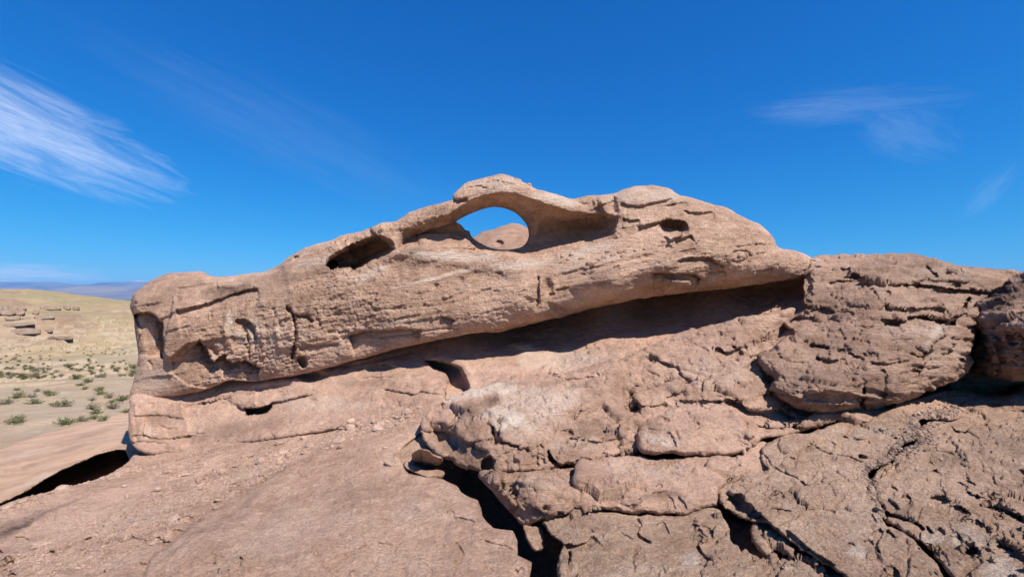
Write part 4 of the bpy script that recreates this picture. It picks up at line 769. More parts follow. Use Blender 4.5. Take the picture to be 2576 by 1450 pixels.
# the big mottled block in front of the ledge
rock('rock_block', [(1062, 1062), (1068, 1050), (1080, 1033), (1091, 1024), (1115, 1009), (1132, 1000), (1185, 980), (1230, 965), (1270, 953), (1330, 944), (1390, 938), (1450, 930), (1520, 908), (1550, 905), (1562, 940), (1563, 975), (1565, 1005), (1572, 1030), (1596, 1040), (1610, 1052), (1606, 1068), (1597, 1082), (1594, 1100), (1600, 1125), (1597, 1137), (1563, 1138), (1520, 1148), (1480, 1156), (1453, 1160), (1443, 1166), (1420, 1165), (1398, 1173), (1340, 1180), (1262, 1182), (1236, 1183), (1212, 1181), (1188, 1176), (1162, 1166), (1132, 1150), (1110, 1142), (1089, 1128), (1068, 1105), (1062, 1080)],
     [(1070, 1060, 4.95), (1190, 985, 5.5), (1330, 948, 5.75), (1520, 915, 5.65), (1300, 1020, 4.9), (1450, 1020, 4.85), (1550, 1050, 4.65), (1200, 1060, 4.5), (1350, 1110, 4.2), (1240, 1110, 4.1), (1500, 1120, 4.2), (1240, 1170, 4.05), (1400, 1165, 4.0), (1550, 1130, 4.25), (1100, 1120, 4.6), (1160, 1160, 4.25)], M_block,
     'broad mottled pale block overhanging a dark gully, left of the rounded oblong block', 'rock block', R=11, B=0.12, T=0.85, kind='block', seed=101, warp=3, owarp=3.2,
     fs=flakes(80, [(1070, 1060), (1200, 985), (1520, 915), (1600, 1050), (1590, 1130), (1240, 1175)], 0, 60, 10, 50, .01, .06, 4) + [BL(1120, 1095, 66, 34, 0.22, 32, 0.9), ST([(1085, 1070), (1120, 1080), (1160, 1095), (1200, 1118), (1235, 1135)], 0.10, 3, 26), HO([(1232, 1065), (1245, 1072), (1252, 1092), (1254, 1112), (1240, 1113), (1228, 1108), (1232, 1090)], 0.16, 5), ST([(1216, 1055), (1240, 1066), (1270, 1105), (1310, 1118)], 0.09, 2.5, 30), ST([(1250, 1050), (1265, 1055), (1285, 1075)], 0.12, 2, 10), BL(1281, 1030, 6, 8, 0.10, 0, .6),
         HO([(1206, 1172), (1214, 1148), (1232, 1138), (1245, 1150), (1240, 1180), (1215, 1185)], 0.20, 7), HO([(1372, 1128), (1380, 1124), (1392, 1150), (1410, 1162), (1400, 1168), (1376, 1150)], 0.16, 4), ST([(1383, 1145), (1413, 1163), (1445, 1165)], 0.14, 2, 10), G([(1348, 1105), (1350, 1140), (1350, 1176)], 0.04, 4), G([(1325, 1118), (1350, 1112), (1352, 1140)], -0.04, 8),
         BL(1500, 1065, 50, 26, 0.10, -10, 1.0), ST([(1450, 1095), (1500, 1105), (1545, 1100), (1570, 1085)], 0.05, 3, 20), BL(1580, 1120, 24, 20, 0.05), ST([(1410, 1112), (1440, 1118), (1480, 1100)], -0.06, 2.5, 30), BL(1100, 1040, 16, 10, 0.05, 0, .6), G([(1085, 1060), (1095, 1045)], 0.06, 3), G([(1112, 1055), (1118, 1075)], 0.04, 3), ST([(1065, 1075), (1090, 1080)], 0.1, 2, 14), BL(1300, 1130, 40, 30, -0.05), ST([(1262, 1140), (1300, 1120), (1340, 1130)], 0.03, 2, 16),
         ST([(1380, 940), (1420, 950), (1500, 945)], 0.05, 2, 12), TI(1200, 1020, 60, 24, 0.4, -30), TI(1240, 1010, 20, 26, 0.5, 20), TI(1475, 1065, 46, 24, 0.5, -10), TI(1530, 1085, 44, 16, 0.4), TI(1470, 970, 40, 12, 0.45, -15), TI(1390, 965, 36, 9, 0.4, -15), TI(1290, 970, 36, 7, 0.35), TI(1490, 990, 30, 10, 0.35), TI(1170, 1045, 40, 8, 0.35, -20),
         TI(1230, 985, 90, 22, -0.8, -10), TI(1270, 1050, 70, 30, -0.75, 20), TI(1360, 1010, 120, 40, -0.5), TI(1310, 1080, 80, 30, -0.3), TI(1390, 1050, 60, 20, -0.3), TI(1440, 1110, 80, 24, -0.2), TI(1150, 1120, 90, 30, 0.35, 30), TI(1420, 1140, 100, 12, 0.25)])  # dark tint over the front-left face paints in the shadow there
rock('rock_block', [(1262, 1184), (1340, 1182), (1402, 1176), (1430, 1172), (1447, 1176), (1451, 1200), (1453, 1240), (1453, 1262), (1430, 1276), (1402, 1288), (1352, 1297), (1325, 1303), (1306, 1300), (1292, 1285), (1276, 1268), (1262, 1252), (1240, 1228), (1219, 1206), (1209, 1190), (1218, 1182), (1238, 1184)],
     [(1215, 1190, 4.05), (1262, 1190, 3.85), (1440, 1180, 3.95), (1330, 1220, 3.6), (1445, 1250, 3.55), (1340, 1260, 3.45), (1330, 1290, 3.5), (1250, 1220, 3.8), (1300, 1270, 3.6)], M_block,
     'square brown block directly below the broad mottled block, above the gully', 'rock block', R=11, B=0.10, T=0.5, owarp=2.6, grow=2.4, kind='block', seed=111, warp=2.5,
     fs=flakes(14, [(1215, 1190), (1440, 1180), (1450, 1260), (1320, 1295)], 20, 50, 10, 35, .008, .03, 5) + [G([(1265, 1190), (1272, 1215), (1290, 1245)], -0.04, 7), ST([(1250, 1190), (1262, 1220), (1300, 1262)], -0.16, 3, 40, 0.05), ST([(1345, 1258), (1358, 1275), (1380, 1280), (1420, 1275)], 0.08, 2, 14), BL(1290, 1225, 8, 16, 0.06, -20, .7), TI(1380, 1210, 70, 20, -0.15), TI(1380, 1280, 60, 10, 0.3)])
rock('rock_block', [(1456, 1160), (1500, 1154), (1570, 1143), (1606, 1143), (1666, 1148), (1720, 1146), (1770, 1143), (1826, 1147), (1862, 1155), (1861, 1176), (1850, 1198), (1825, 1208), (1810, 1216), (1801, 1232), (1799, 1262), (1770, 1268), (1746, 1275), (1706, 1285), (1646, 1285), (1586, 1281), (1546, 1275), (1500, 1270), (1456, 1264), (1452, 1230), (1451, 1195)],
     [(1460, 1165, 3.95), (1600, 1150, 4.1), (1850, 1160, 4.0), (1600, 1200, 3.7), (1780, 1210, 3.72), (1460, 1250, 3.5), (1600, 1250, 3.48), (1780, 1255, 3.55), (1600, 1278, 3.5)], M_block,
     'long smooth brown block under the rounded oblong block, right of the square block', 'rock block', R=12, B=0.10, T=0.5, owarp=2.6, grow=2.4, kind='block', seed=121, warp=2.5, amp=0.9,
     fs=flakes(24, [(1460, 1165), (1855, 1160), (1795, 1250), (1460, 1255)], 10, 40, 10, 50, .006, .025, 6) + [BL(1660, 1245, 50, 20, 0.07, -8, 1), ST([(1560, 1190), (1620, 1210), (1700, 1215)], -0.02, 6, 60), ST([(1860, 1180), (1840, 1175), (1810, 1205)], 0.03, 2, 16), G([(1845, 1158), (1838, 1185), (1815, 1208)], 0.05, 2), G([(1745, 1150), (1742, 1170), (1730, 1185)], 0.02, 2), TI(1620, 1180, 110, 20, -0.25), TI(1660, 1240, 60, 16, 0.25), TI(1550, 1240, 60, 20, 0.12)])
rock('rock_block', [(1602, 1084), (1606, 1068), (1618, 1056), (1646, 1046), (1665, 1040), (1678, 1027), (1738, 1012), (1770, 1020), (1800, 1014), (1826, 1016), (1842, 1046), (1850, 1062), (1866, 1074), (1890, 1087), (1888, 1104), (1878, 1120), (1846, 1135), (1820, 1138), (1786, 1138), (1726, 1137), (1670, 1134), (1626, 1138), (1606, 1130), (1599, 1108)],
     [(1610, 1070, 4.5), (1700, 1030, 4.8), (1830, 1030, 4.75), (1880, 1090, 4.4), (1650, 1090, 4.25), (1750, 1080, 4.3), (1620, 1125, 4.15), (1750, 1130, 4.1), (1850, 1125, 4.2)], M_block,
     'rounded oblong block with bleached left end, between mottled block and rough slope', 'rock block', R=15, B=0.15, T=0.5, owarp=2.4, grow=2.4, kind='block', seed=131, warp=2, amp=0.7,
     fs=flakes(16, [(1605, 1070), (1840, 1030), (1880, 1110), (1610, 1130)], 10, 40, 10, 40, .006, .03, 7) + [ST([(1618, 1070), (1640, 1075), (1680, 1085), (1700, 1120)], 0.05, 3, 30), ST([(1640, 1038), (1660, 1044), (1680, 1052)], 0.06, 2, 10), G([(1690, 1068), (1700, 1090), (1705, 1108)], 0.03, 2.5), TI(1650, 1100, 36, 14, -0.6, 10), TI(1690, 1112, 30, 12, -0.4), TI(1645, 1066, 30, 12, 0.3), TI(1780, 1050, 60, 20, 0.15)])
rock('rock_slab', [(1366, 1298), (1400, 1290), (1453, 1268), (1510, 1276), (1586, 1285), (1646, 1288), (1706, 1288), (1750, 1277), (1794, 1268), (1806, 1290), (1820, 1316), (1826, 1345), (1850, 1372), (1862, 1400), (1900, 1440), (1930, 1500), (1900, 1620), (1650, 1700), (1420, 1600), (1404, 1500), (1406, 1440), (1403, 1390), (1413, 1357), (1393, 1338), (1378, 1320)],
     [(1370, 1305, 3.35), (1460, 1275, 3.5), (1600, 1290, 3.4), (1790, 1275, 3.45), (1450, 1340, 3.05), (1600, 1380, 2.85), (1820, 1360, 2.95), (1420, 1450, 2.55), (1650, 1450, 2.5), (1880, 1450, 2.5), (1650, 1600, 2.05)], M_gritty,
     'gritty brown slab at the bottom edge, below the long smooth block', 'rock slab', R=8, B=0.07, T=0.6, grow=2.5, kind='gritty', seed=141, amp=0.75, owarp=3.5, warp=3, step=2.2,
     fs=flakes(36, [(1400, 1300), (1800, 1290), (1860, 1450), (1410, 1450)], 60, 40, 12, 50, .008, .04, 8) + [ST([(1440, 1280), (1455, 1330), (1470, 1350), (1500, 1342), (1530, 1322)], -0.03, 3, 40), ST([(1413, 1357), (1440, 1358), (1470, 1350), (1492, 1332)], 0.08, 2, 24), G([(1590, 1288), (1600, 1305), (1596, 1330), (1615, 1345), (1635, 1355)], 0.05, 2.6), G([(1428, 1370), (1430, 1410), (1440, 1450)], 0.10, 3), G([(1418, 1380), (1412, 1450)], -0.05, 5), ST([(1740, 1283), (1752, 1300), (1772, 1330), (1780, 1345)], -0.08, 2, 20),
         G([(1755, 1330), (1742, 1350), (1760, 1385), (1790, 1405)], 0.05, 3), G([(1610, 1360), (1590, 1390), (1585, 1430)], 0.03, 3), BL(1500, 1310, 40, 16, 0.05), ST([(1660, 1300), (1675, 1330)], 0.03, 2, 12), TI(1730, 1400, 30, 30, -0.7), TI(1600, 1420, 80, 30, -0.2), TI(1500, 1300, 60, 16, 0.3), TI(1480, 1410, 50, 40, 0.15)])
rock('rock_slab', [(1802, 1236), (1806, 1218), (1822, 1206), (1852, 1200), (1862, 1178), (1880, 1176), (1908, 1182), (1925, 1172), (1909, 1148), (1906, 1128), (1918, 1115), (1938, 1100), (1986, 1092), (2046, 1084), (2096, 1062), (2130, 1060), (2170, 1058), (2205, 1044), (2242, 1028), (2290, 1040), (2300, 1070), (2284, 1100), (2256, 1116), (2238, 1140), (2216, 1156), (2180, 1168), (2166, 1182), (2170, 1206), (2182, 1220), (2190, 1240), (2198, 1270), (2206, 1300), (2246, 1326), (2276, 1348), (2306, 1378), (2326, 1398), (2344, 1420), (2356, 1460), (2380, 1560), (2300, 1640), (2200, 1560), (2122, 1446), (2066, 1408), (2020, 1380), (1986, 1360), (1955, 1330), (1926, 1306), (1890, 1300), (1866, 1294), (1830, 1272), (1806, 1256)],
     [(1810, 1230, 3.7), (1870, 1180, 3.95), (1940, 1105, 4.4), (2100, 1065, 4.7), (2250, 1040, 4.7), (2050, 1160, 3.9), (2000, 1240, 3.45), (1860, 1250, 3.45), (2180, 1220, 3.45), (1930, 1300, 3.2), (2100, 1350, 2.95), (2250, 1350, 2.85), (2100, 1420, 2.75), (2330, 1440, 2.55), (2300, 1600, 2.15), (2280, 1090, 4.3)], M_gritty,
     'large flat gritty slab sloping down right, between gully and gravel seam', 'rock slab', R=8, B=0.08, T=0.6, grow=2.5, kind='gritty', seed=151, amp=0.75, owarp=3.5, warp=3, step=2.2,
     fs=flakes(60, [(1810, 1220), (1940, 1110), (2240, 1050), (2180, 1200), (2340, 1440), (2120, 1440), (1900, 1290)], 35, 18, 12, 80, .008, .05, 9) + [G([(1906, 1130), (1925, 1155), (1944, 1176), (1970, 1186), (2000, 1200), (2020, 1215)], 0.035, 2.0), G([(2030, 1110), (2055, 1130), (2080, 1138), (2120, 1145), (2160, 1160), (2175, 1170)], 0.035, 2.2), BL(1850, 1258, 46, 20, 0.16, 30, 0.9), ST([(1812, 1230), (1850, 1240), (1880, 1270), (1920, 1296)], 0.10, 3, 40), BL(2155, 1090, 26, 10, -0.04, 10, .5), BL(2156, 1144, 14, 6, 0.08, 10, .4), ST([(1960, 1320), (2030, 1372), (2090, 1410)], 0.05, 3, 30), BL(2070, 1215, 120, 30, 0.02), TI(2140, 1370, 26, 20, -0.7), TI(2000, 1230, 100, 40, 0.25), TI(2160, 1300, 60, 60, -0.15), TI(2180, 1080, 80, 16, -0.25)])
rock('rock_rib', [(1890, 1316), (1905, 1309), (1926, 1312), (1950, 1330), (1985, 1366), (2020, 1388), (2066, 1412), (2100, 1432), (2140, 1480), (2160, 1560), (2000, 1560), (1920, 1500), (1890, 1455), (1862, 1425), (1842, 1400), (1840, 1388), (1856, 1380), (1880, 1392), (1910, 1405), (1930, 1400), (1905, 1370), (1888, 1340)],
     [(1900, 1320, 3.35), (1960, 1350, 3.15), (2080, 1430, 2.85), (1930, 1400, 2.95), (1850, 1395, 2.95), (1950, 1450, 2.65), (2100, 1540, 2.4)], M_gritty,
     'narrow crumbling rib of rock in the gully beside the large flat slab', 'rock rib', R=10, B=0.12, T=0.4, kind='gritty', seed=161, owarp=3.5, warp=3, step=2.2, amp=1.3,
     fs=flakes(30, [(1890, 1320), (2100, 1440), (1900, 1450), (1850, 1390)], 35, 25, 10, 40, .01, .06, 10) + [HO([(1900, 1345), (1960, 1370), (1990, 1400), (1950, 1410), (1920, 1385)], 0.18, 6), ST([(1960, 1390), (2010, 1400), (2050, 1425)], 0.10, 2, 12), TI(2000, 1430, 60, 20, -0.3)])
rock('rock_slab', [(2198, 1244), (2186, 1208), (2196, 1186), (2220, 1164), (2246, 1146), (2270, 1128), (2300, 1112), (2298, 1090), (2312, 1070), (2350, 1056), (2386, 1050), (2406, 1030), (2410, 1014), (2435, 1003), (2480, 1000), (2530, 990), (2600, 985), (2760, 985), (2860, 1100), (2860, 1500), (2700, 1640), (2440, 1600), (2400, 1500), (2386, 1460), (2366, 1425), (2346, 1400), (2320, 1372), (2298, 1352), (2260, 1325), (2214, 1298), (2208, 1270)],
     [(2200, 1220, 3.5), (2300, 1120, 4.15), (2420, 1020, 5.3), (2600, 1000, 5.3), (2400, 1150, 3.85), (2576, 1150, 3.75), (2400, 1260, 3.15), (2576, 1300, 2.9), (2350, 1370, 2.8), (2500, 1450, 2.4), (2800, 1200, 3.3), (2600, 1600, 1.95)], M_gritty,
     'grey brown gritty slab at the lower right corner, beyond the gravel seam', 'rock slab', R=8, B=0.08, T=0.6, grow=2.5, kind='gritty', seed=171, owarp=3.5, warp=3, step=2.2, amp=0.85,
     fs=flakes(80, [(2200, 1200), (2400, 1030), (2576, 1000), (2600, 1460), (2380, 1450), (2200, 1280)], 28, 22, 12, 70, .01, .06, 11) + [ST([(2210, 1275), (2240, 1290), (2280, 1300), (2310, 1322)], 0.09, 2, 16), ST([(2215, 1245), (2240, 1262), (2250, 1275)], 0.05, 2, 12), ST([(2380, 1060), (2390, 1078), (2420, 1082), (2460, 1100)], 0.06, 2, 18), ST([(2200, 1200), (2240, 1160), (2280, 1140), (2360, 1130), (2400, 1140)], 0.05, 2.5, 40), G([(2460, 1260), (2500, 1265), (2560, 1300)], 0.05, 3), ST([(2410, 1225), (2440, 1240), (2500, 1235)], 0.06, 2, 12), ST([(2480, 1345), (2520, 1360), (2576, 1400)], 0.05, 2, 16), BL(2500, 1195, 8, 6, 0.08, 0, .5), BL(2420, 1365, 14, 7, 0.08, 0, .5),
         BL(2545, 1000, 40, 14, -0.10, 5, .8), BL(2490, 1017, 26, 9, 0.10, 5, .6), TI(2360, 1150, 60, 20, 0.35, 10), TI(2500, 1120, 100, 40, 0.3), TI(2420, 1330, 60, 30, -0.5), TI(2500, 1420, 60, 50, -0.75), TI(2330, 1340, 30, 16, -0.5), TI(2576, 1200, 60, 60, 0.3)])
# ledges in the shade under the right boulder and the wedge behind the gravel
rock('rock_slab', [(2236, 1022), (2280, 1006), (2330, 990), (2390, 978), (2450, 985), (2480, 1000), (2420, 1026), (2400, 1050), (2340, 1050), (2280, 1045)],
     [(2240, 1025, 5.0), (2330, 995, 5.5), (2450, 990, 5.8), (2400, 1045, 4.9), (2300, 1040, 4.85)], M_block, 'small wedge of pale slab at the foot of the huge boulder by the gravel', 'rock slab', R=8, B=0.08, T=0.3, kind='gritty', seed=181)
rock('rock_slab', [(1850, 1150), (1866, 1138), (1884, 1118), (1912, 1108), (1930, 1120), (1926, 1150), (1945, 1172), (1930, 1186), (1895, 1190), (1862, 1184), (1840, 1200)],
     [(1850, 1150, 4.15), (1912, 1108, 4.5), (1940, 1180, 4.05), (1860, 1190, 3.95)], M_block, 'small flat rock face between the long smooth block and the large gritty slab', 'rock slab', R=7, B=0.06, T=0.4, grow=3, kind='block', seed=231, amp=0.6)
rock('rock_tongue', [(1316, 1309), (1340, 1306), (1362, 1312), (1367, 1330), (1370, 1362), (1360, 1372), (1342, 1371), (1330, 1352), (1322, 1334)],
     [(1320, 1312, 3.45), (1365, 1320, 3.45), (1345, 1368, 3.15)], M_block, 'small sunlit tongue of stone lying in the dark gully at bottom centre', 'stone', R=9, B=0.08, T=0.25, kind='gritty', seed=191, step=2)
rock('rock_shelf', [(1022, 1152), (1034, 1160), (1052, 1168), (1076, 1176), (1100, 1174), (1118, 1178), (1121, 1186), (1110, 1195), (1088, 1196), (1060, 1189), (1038, 1180), (1020, 1168)],
     [(1018, 1145, 4.46), (1060, 1180, 4.22), (1110, 1186, 4.2)], M_block, 'low curved sill of stone lying below a rounded stone left of the gully', 'stone', R=6, B=0.08, T=0.25, kind='block', seed=201, step=1.8, amp=0.6)
rock('stone', [(1040, 1140), (1046, 1130), (1060, 1124), (1078, 1127), (1090, 1137), (1112, 1143), (1113, 1154), (1106, 1163), (1085, 1168), (1062, 1167), (1045, 1156)],
     [(1050, 1145, 4.38), (1080, 1145, 4.3), (1110, 1155, 4.36)], M_block, 'rounded ridged stone resting above the curved sill left of the gully', 'stone', R=12, B=0.12, T=0.2, kind='block', seed=211, step=1.8, amp=0.6,
     fs=[G([(1062, 1128), (1066, 1145), (1064, 1165)], 0.05, 3), G([(1085, 1140), (1092, 1150), (1112, 1150)], 0.03, 2.5), G([(1048, 1150), (1075, 1155)], 0.03, 2.5)])
rock('rock_slab', [(1860, 1300), (1800, 1290), (1790, 1340), (1850, 1420), (1960, 1520), (2150, 1560), (2100, 1440), (1980, 1350), (1920, 1310)],
     [(1860, 1300, 3.75), (1850, 1400, 3.3), (2050, 1450, 3.1)], M_gritty, 'shaded floor of the narrow gully between the lower slabs', 'rock slab', R=10, B=0.1, T=0.3, kind='gritty', seed=221, step=4)

# ================================================================== DETAILS
dg = bpy.context.evaluated_depsgraph_get(); dg.update()
def hit(px, py, want=None):
    v = pdir(px, py); org = Vector((0, 0, 0)); d0 = 0
    for _ in range(8):
        ok, p, n, i, ob, _m = S.ray_cast(dg, org, v)
        if not ok: return None
        if want is None or ob.name.split('.')[0] in want: return p, n, ob
        org = p + v * 0.01
    return None
# ---- dark rock filling the joint between the two right hand boulders
# ---- loose stones
def stone_mesh(seed, flat=0.6, sub=2):
    bm = bmesh.new(); bmesh.ops.create_icosphere(bm, subdivisions=sub, radius=1.0)
    r = random.Random(seed); axes = [Vector((r.gauss(0, 1), r.gauss(0, 1), r.gauss(0, 1))).normalized() for _ in range(9)]; ds = [r.uniform(0.62, 0.95) for _ in axes]
    for v in bm.verts:
        c = v.co.copy()
        for a, d in zip(axes, ds):
            t = c.dot(a)
            if t > d: c -= a * (t - d) * 0.92
        c *= 1 + 0.06 * math.sin(c.x * 5 + seed) * math.cos(c.y * 4 + c.z * 3)
        v.co = Vector((c.x * (1 + 0.3 * math.sin(seed)), c.y, c.z * flat))
    me = bpy.data.meshes.new('stone'); bm.to_mesh(me); bm.free(); me.materials.append(M_stone)
    return me
SM = [stone_mesh(k, f) for k, f in enumerate((0.5, 0.6, 0.42, 0.7, 0.35, 0.55, 0.8, 0.45))]
def place_stone(px, py, w, label, group=None, want=('ground',), name='stone', me=None, sink=0.25, tilt=0.25, hgt=1.0, cat='stone'):
    r = hit(px, py, want)
    if not r: return None
    p, n, ob = r
    s = w / F * p.y * 0.5
    o = link(name, me or random.choice(SM), p)
    q = Vector((0, 0, 1)).rotation_difference(n.lerp(Vector((0, 0, 1)), 0.5).normalized())
    o.rotation_mode = 'QUATERNION'
    from mathutils import Quaternion, Euler
    o.rotation_quaternion = q @ Euler((random.uniform(-tilt, tilt), random.uniform(-tilt, tilt), random.uniform(0, 6.28))).to_quaternion()
    o.scale = (s, s * random.uniform(0.65, 0.9), s * hgt)
    o.location = p + n * s * 0.3 * (1 - 2 * sink) * hgt
    tag(o, label, cat, group)
    return o
random.seed(3)
named = [ # x, y, width, label
 (327, 1345, 46, 'largest flat pale stone in the rubble at lower left', 1.0), (862, 1122, 18, 'upright rounded stone at the upper end of the rubble band beside two smaller ones', 1.6), (842, 1120, 16, 'squat stone touching the upright rounded one in the rubble', 1.2),
 (826, 1124, 12, 'thin stone leaning left of the squat one in the rubble', 1.2), (598, 1209, 26, 'pale wedge stone above the small pile in the middle of the rubble band', .8), (433, 1234, 30, 'long pale sliver pointing up right in the lower rubble', .6), (326, 1215, 18, 'pale slab of stone near the small boulder at left of the rubble', .6),
 (335, 1240, 26, 'tan rounded rock half sunk in the rubble at left', .9), (410, 1335, 28, 'pink flat stone right of the largest pale stone', .6), (450, 1295, 40, 'tilted tabular stone at the lower edge of the rubble', .6), (420, 1280, 18, 'pale pointed flake standing in the lower rubble', .9),
 (888, 1055, 26, 'pale stone below the lower ledge at the head of the rubble', .8), (905, 1062, 16, 'stone right behind the pale stone at the head of the rubble', .7), (912, 1067, 22, 'flat stone in front of the cluster at the head of the rubble', .5), (720, 1133, 34, 'long pale flat stone in the middle of the rubble band', .5), (745, 1128, 18, 'small block right of the long pale flat stone', .8), (700, 1140, 20, 'low stone left of the long pale flat stone', .6), (775, 1135, 26, 'whitish stone near the top right of the rubble band', .6),
 (957, 1072, 38, 'longest of the flat stones below the niche', .4), (960, 1060, 34, 'pale flat stone lying on top of the longest one below the niche', .6), (1003, 1064, 22, 'rounded stone at the right of the flat stones below the niche', .8), (1012, 1048, 30, 'grey oval stone above the flat stones below the niche', .7), (1025, 1035, 34, 'pale oval stone highest below the niche', .6), (1058, 1022, 22, 'small pale stone beside the tip of the mottled block', .6), (985, 1070, 24, 'middle one of the flat stones below the niche', .6), (1001, 1046, 20, 'small stone left of the grey oval stone', .6),
 (982, 1163, 32, 'brown stone lying left of the curved sill', .7), (975, 1120, 18, 'small stone above the brown stone left of the sill', .5), (868, 1160, 16, 'lone small stone on the smooth slab', .6), (270, 1180, 20, 'small grey stone on the rim of the black undercut', .6), (640, 1140, 22, 'tan stone on the upper side of the rubble band', .6), (560, 1265, 24, 'flat stone in the middle of the rubble', .5)]
for x, y, w, lab, hg in named: place_stone(x, y, w, lab, want=('ground', 'rock_ledge'), hgt=hg)
# pebbles on other rocks
for x, y, w, lab, want, hg in [(1384, 937, 12, 'small upright pebble casting a shadow on the ledge floor', None, 1.8), (1398, 938, 14, 'small square pebble on the ledge floor, middle of three', None, .8), (1418, 937, 20, 'flat pale pebble on the ledge floor, rightmost of three', None, .6),
                         (2052, 655, 26, 'pale flake wedged where the arch rock meets the big boulder, uppermost', None, .6), (2062, 668, 22, 'grey stone below the uppermost pale flake at the boulder joint', None, .7), (2038, 682, 26, 'light rounded stone at the mouth of the dark recess', None, .8), (2028, 688, 14, 'tiny stone under the light rounded stone at the recess mouth', None, .7),
                         (1866, 1136, 26, 'small upright triangular stone on the long smooth block', None, 2.2), (2090, 1189, 8, 'white pebble on the large flat gritty slab', None, .9), (2355, 1150, 12, 'pale pebble on the lower right slab', None, .8), (1120, 1010, 16, 'knobby stone on the tip of the mottled block', None, 1.0), (2500, 1033, 26, 'pale flat stone on the shaded bench under the right boulder', None, .4), (2172, 1056, 26, 'flat dark chip lying on the large gritty slab', None, .4)]:
    place_stone(x, y, w, lab, want=want, hgt=hg)
band = [(373, 1150), (520, 1128), (700, 1092), (870, 1062), (1060, 1020), (1085, 1045), (1000, 1085), (900, 1098), (800, 1135), (735, 1165), (650, 1215), (540, 1275), (445, 1350), (392, 1388), (375, 1450), (0, 1450), (0, 1400), (150, 1340), (300, 1270), (420, 1215), (330, 1190), (200, 1215), (60, 1270), (0, 1290), (0, 1275), (130, 1216), (230, 1180)]
ctr = [((820, 1125), (400, 1320), 34), ((1050, 1040), (850, 1080), 22), ((500, 1190), (900, 1110), 24), ((60, 1440), (400, 1300), 40), ((30, 1270), (360, 1165), 12), ((560, 1150), (420, 1230), 36)]
def band_pt():
    while True:
        (ax, ay), (bx, by), sg = random.choice(ctr); t = random.random()
        x = ax + (bx - ax) * t + random.gauss(0, sg); y = ay + (by - ay) * t + random.gauss(0, sg * 0.8)
        if inside(band, np.array([x]), np.array([y]))[0] and -5 < x: return x, y
cnt = 0
while cnt < 165:
    x, y = band_pt(); w = min(36, 9 + random.expovariate(1 / 9))
    if place_stone(x, y, w, 'small angular stone in the rubble band crossing the smooth ground', 'stones of the rubble band', hgt=random.uniform(.5, 1.1)): cnt += 1
seam = [((2400, 1022), (2300, 1058), 12), ((2300, 1058), (2292, 1100), 14), ((2292, 1100), (2226, 1148), 10), ((2226, 1148), (2172, 1174), 5), ((2172, 1174), (2190, 1238), 5), ((2190, 1238), (2208, 1294), 3), ((2340, 1085), (2270, 1105), 12)]
M_grav = rock_mat('gravel_stone', (0.30, 0.235, 0.20), (0.17, 0.135, 0.115), (0.46, 0.385, 0.33), bump=0.004, grain=0.5, scale=5)
GM = []
for k in range(5):
    me = stone_mesh(k + 20, random.uniform(.6, .9), 1); me.materials.clear(); me.materials.append(M_grav); GM.append(me)
for k in range(85):
    (ax, ay), (bx, by), sg = random.choice(seam); t = random.random()
    x = ax + (bx - ax) * t + random.gauss(0, sg); y = ay + (by - ay) * t + random.gauss(0, sg * 0.7)
    place_stone(x, y, random.uniform(9, 18), 'dark gravel stone in the seam between the lower right slabs', 'gravel stones of the seam', want=None, me=random.choice(GM), hgt=random.uniform(.7, 1.2), tilt=.6)
# finer gravel nobody could count
def gravel(name, pts_fn, n, smin, smax, want, mat):
    V, Fc = [], []
    for _ in range(n):
        x, y = pts_fn(); r = hit(x, y, want)
        if not r: continue
        p, nn, ob = r; s = random.uniform(smin, smax) ** 1.5 * 0.5 / F * p.y if False else random.uniform(smin, smax) / F * p.y * 0.5
        b0 = len(V); e = Matrix.Rotation(random.uniform(0, 6.28), 3, Vector((random.gauss(0, .4), random.gauss(0, .4), 1)).normalized())
        for c in ((1, 0, 0), (0.2, 0.8, 0.1), (-0.9, 0.2, 0), (-0.1, -0.8, -0.1), (0.1, 0.1, 0.55), (0, 0, -0.6)):
            V.append(tuple(p + (e @ Vector(c)) * s * random.uniform(.8, 1.2)))
        for a, c, d in ((0, 1, 4), (1, 2, 4), (2, 3, 4), (3, 0, 4), (1, 0, 5), (2, 1, 5), (3, 2, 5), (0, 3, 5)): Fc.append((b0 + a, b0 + c, b0 + d))
    o = link(name, mesh_np(name, V, Fc, mat, smooth_=False)); tag(o, kind='stuff'); return o
gravel('gravel', band_pt, 10000, 1.8, 8.5, ('ground',), M_stone)['label'] = 'fine gravel scattered through the rubble band'
def seam_pt():
    (ax, ay), (bx, by), sg = random.choice(seam); t = random.random(); return ax + (bx - ax) * t + random.gauss(0, sg * 1.4), ay + (by - ay) * t + random.gauss(0, sg)
gravel('gravel', seam_pt, 2600, 3, 11, None, M_grav)['label'] = 'fine gravel in the seam between the lower right slabs'
print('stones', time.time() - T0)
# ---- hard nodules standing out of the arch wall: parts of the arch rock
def nodule(x, y, w, h_=None):
    r = hit(x, y, ('arch_rock',))
    if not r: return
    p, n, ob = r; s = w * random.uniform(1.0, 1.6) / F * p.y * 0.5
    o = link('nodule', SM_A[random.randrange(len(SM_A))], (0, 0, 0)); o.rotation_mode = 'QUATERNION'
    o.rotation_quaternion = Vector((0, 0, 1)).rotation_difference(Vector((n.x, n.y, n.z * .3)).normalized())
    o.scale = (s * random.uniform(.9, 1.5), s * 0.75, s * 0.95)
    o.parent = arch; o.location = p - n * s * 0.15 - arch.location
SM_A = []; M_nod = rock_mat('nodule_stone', (0.60, 0.465, 0.375), (0.46, 0.335, 0.26), (0.68, 0.55, 0.455), bump=0.012, grain=0.6)
for k in range(5):
    me = stone_mesh(k + 40, 0.8, 2); me.materials.clear(); me.materials.append(M_nod); SM_A.append(me)
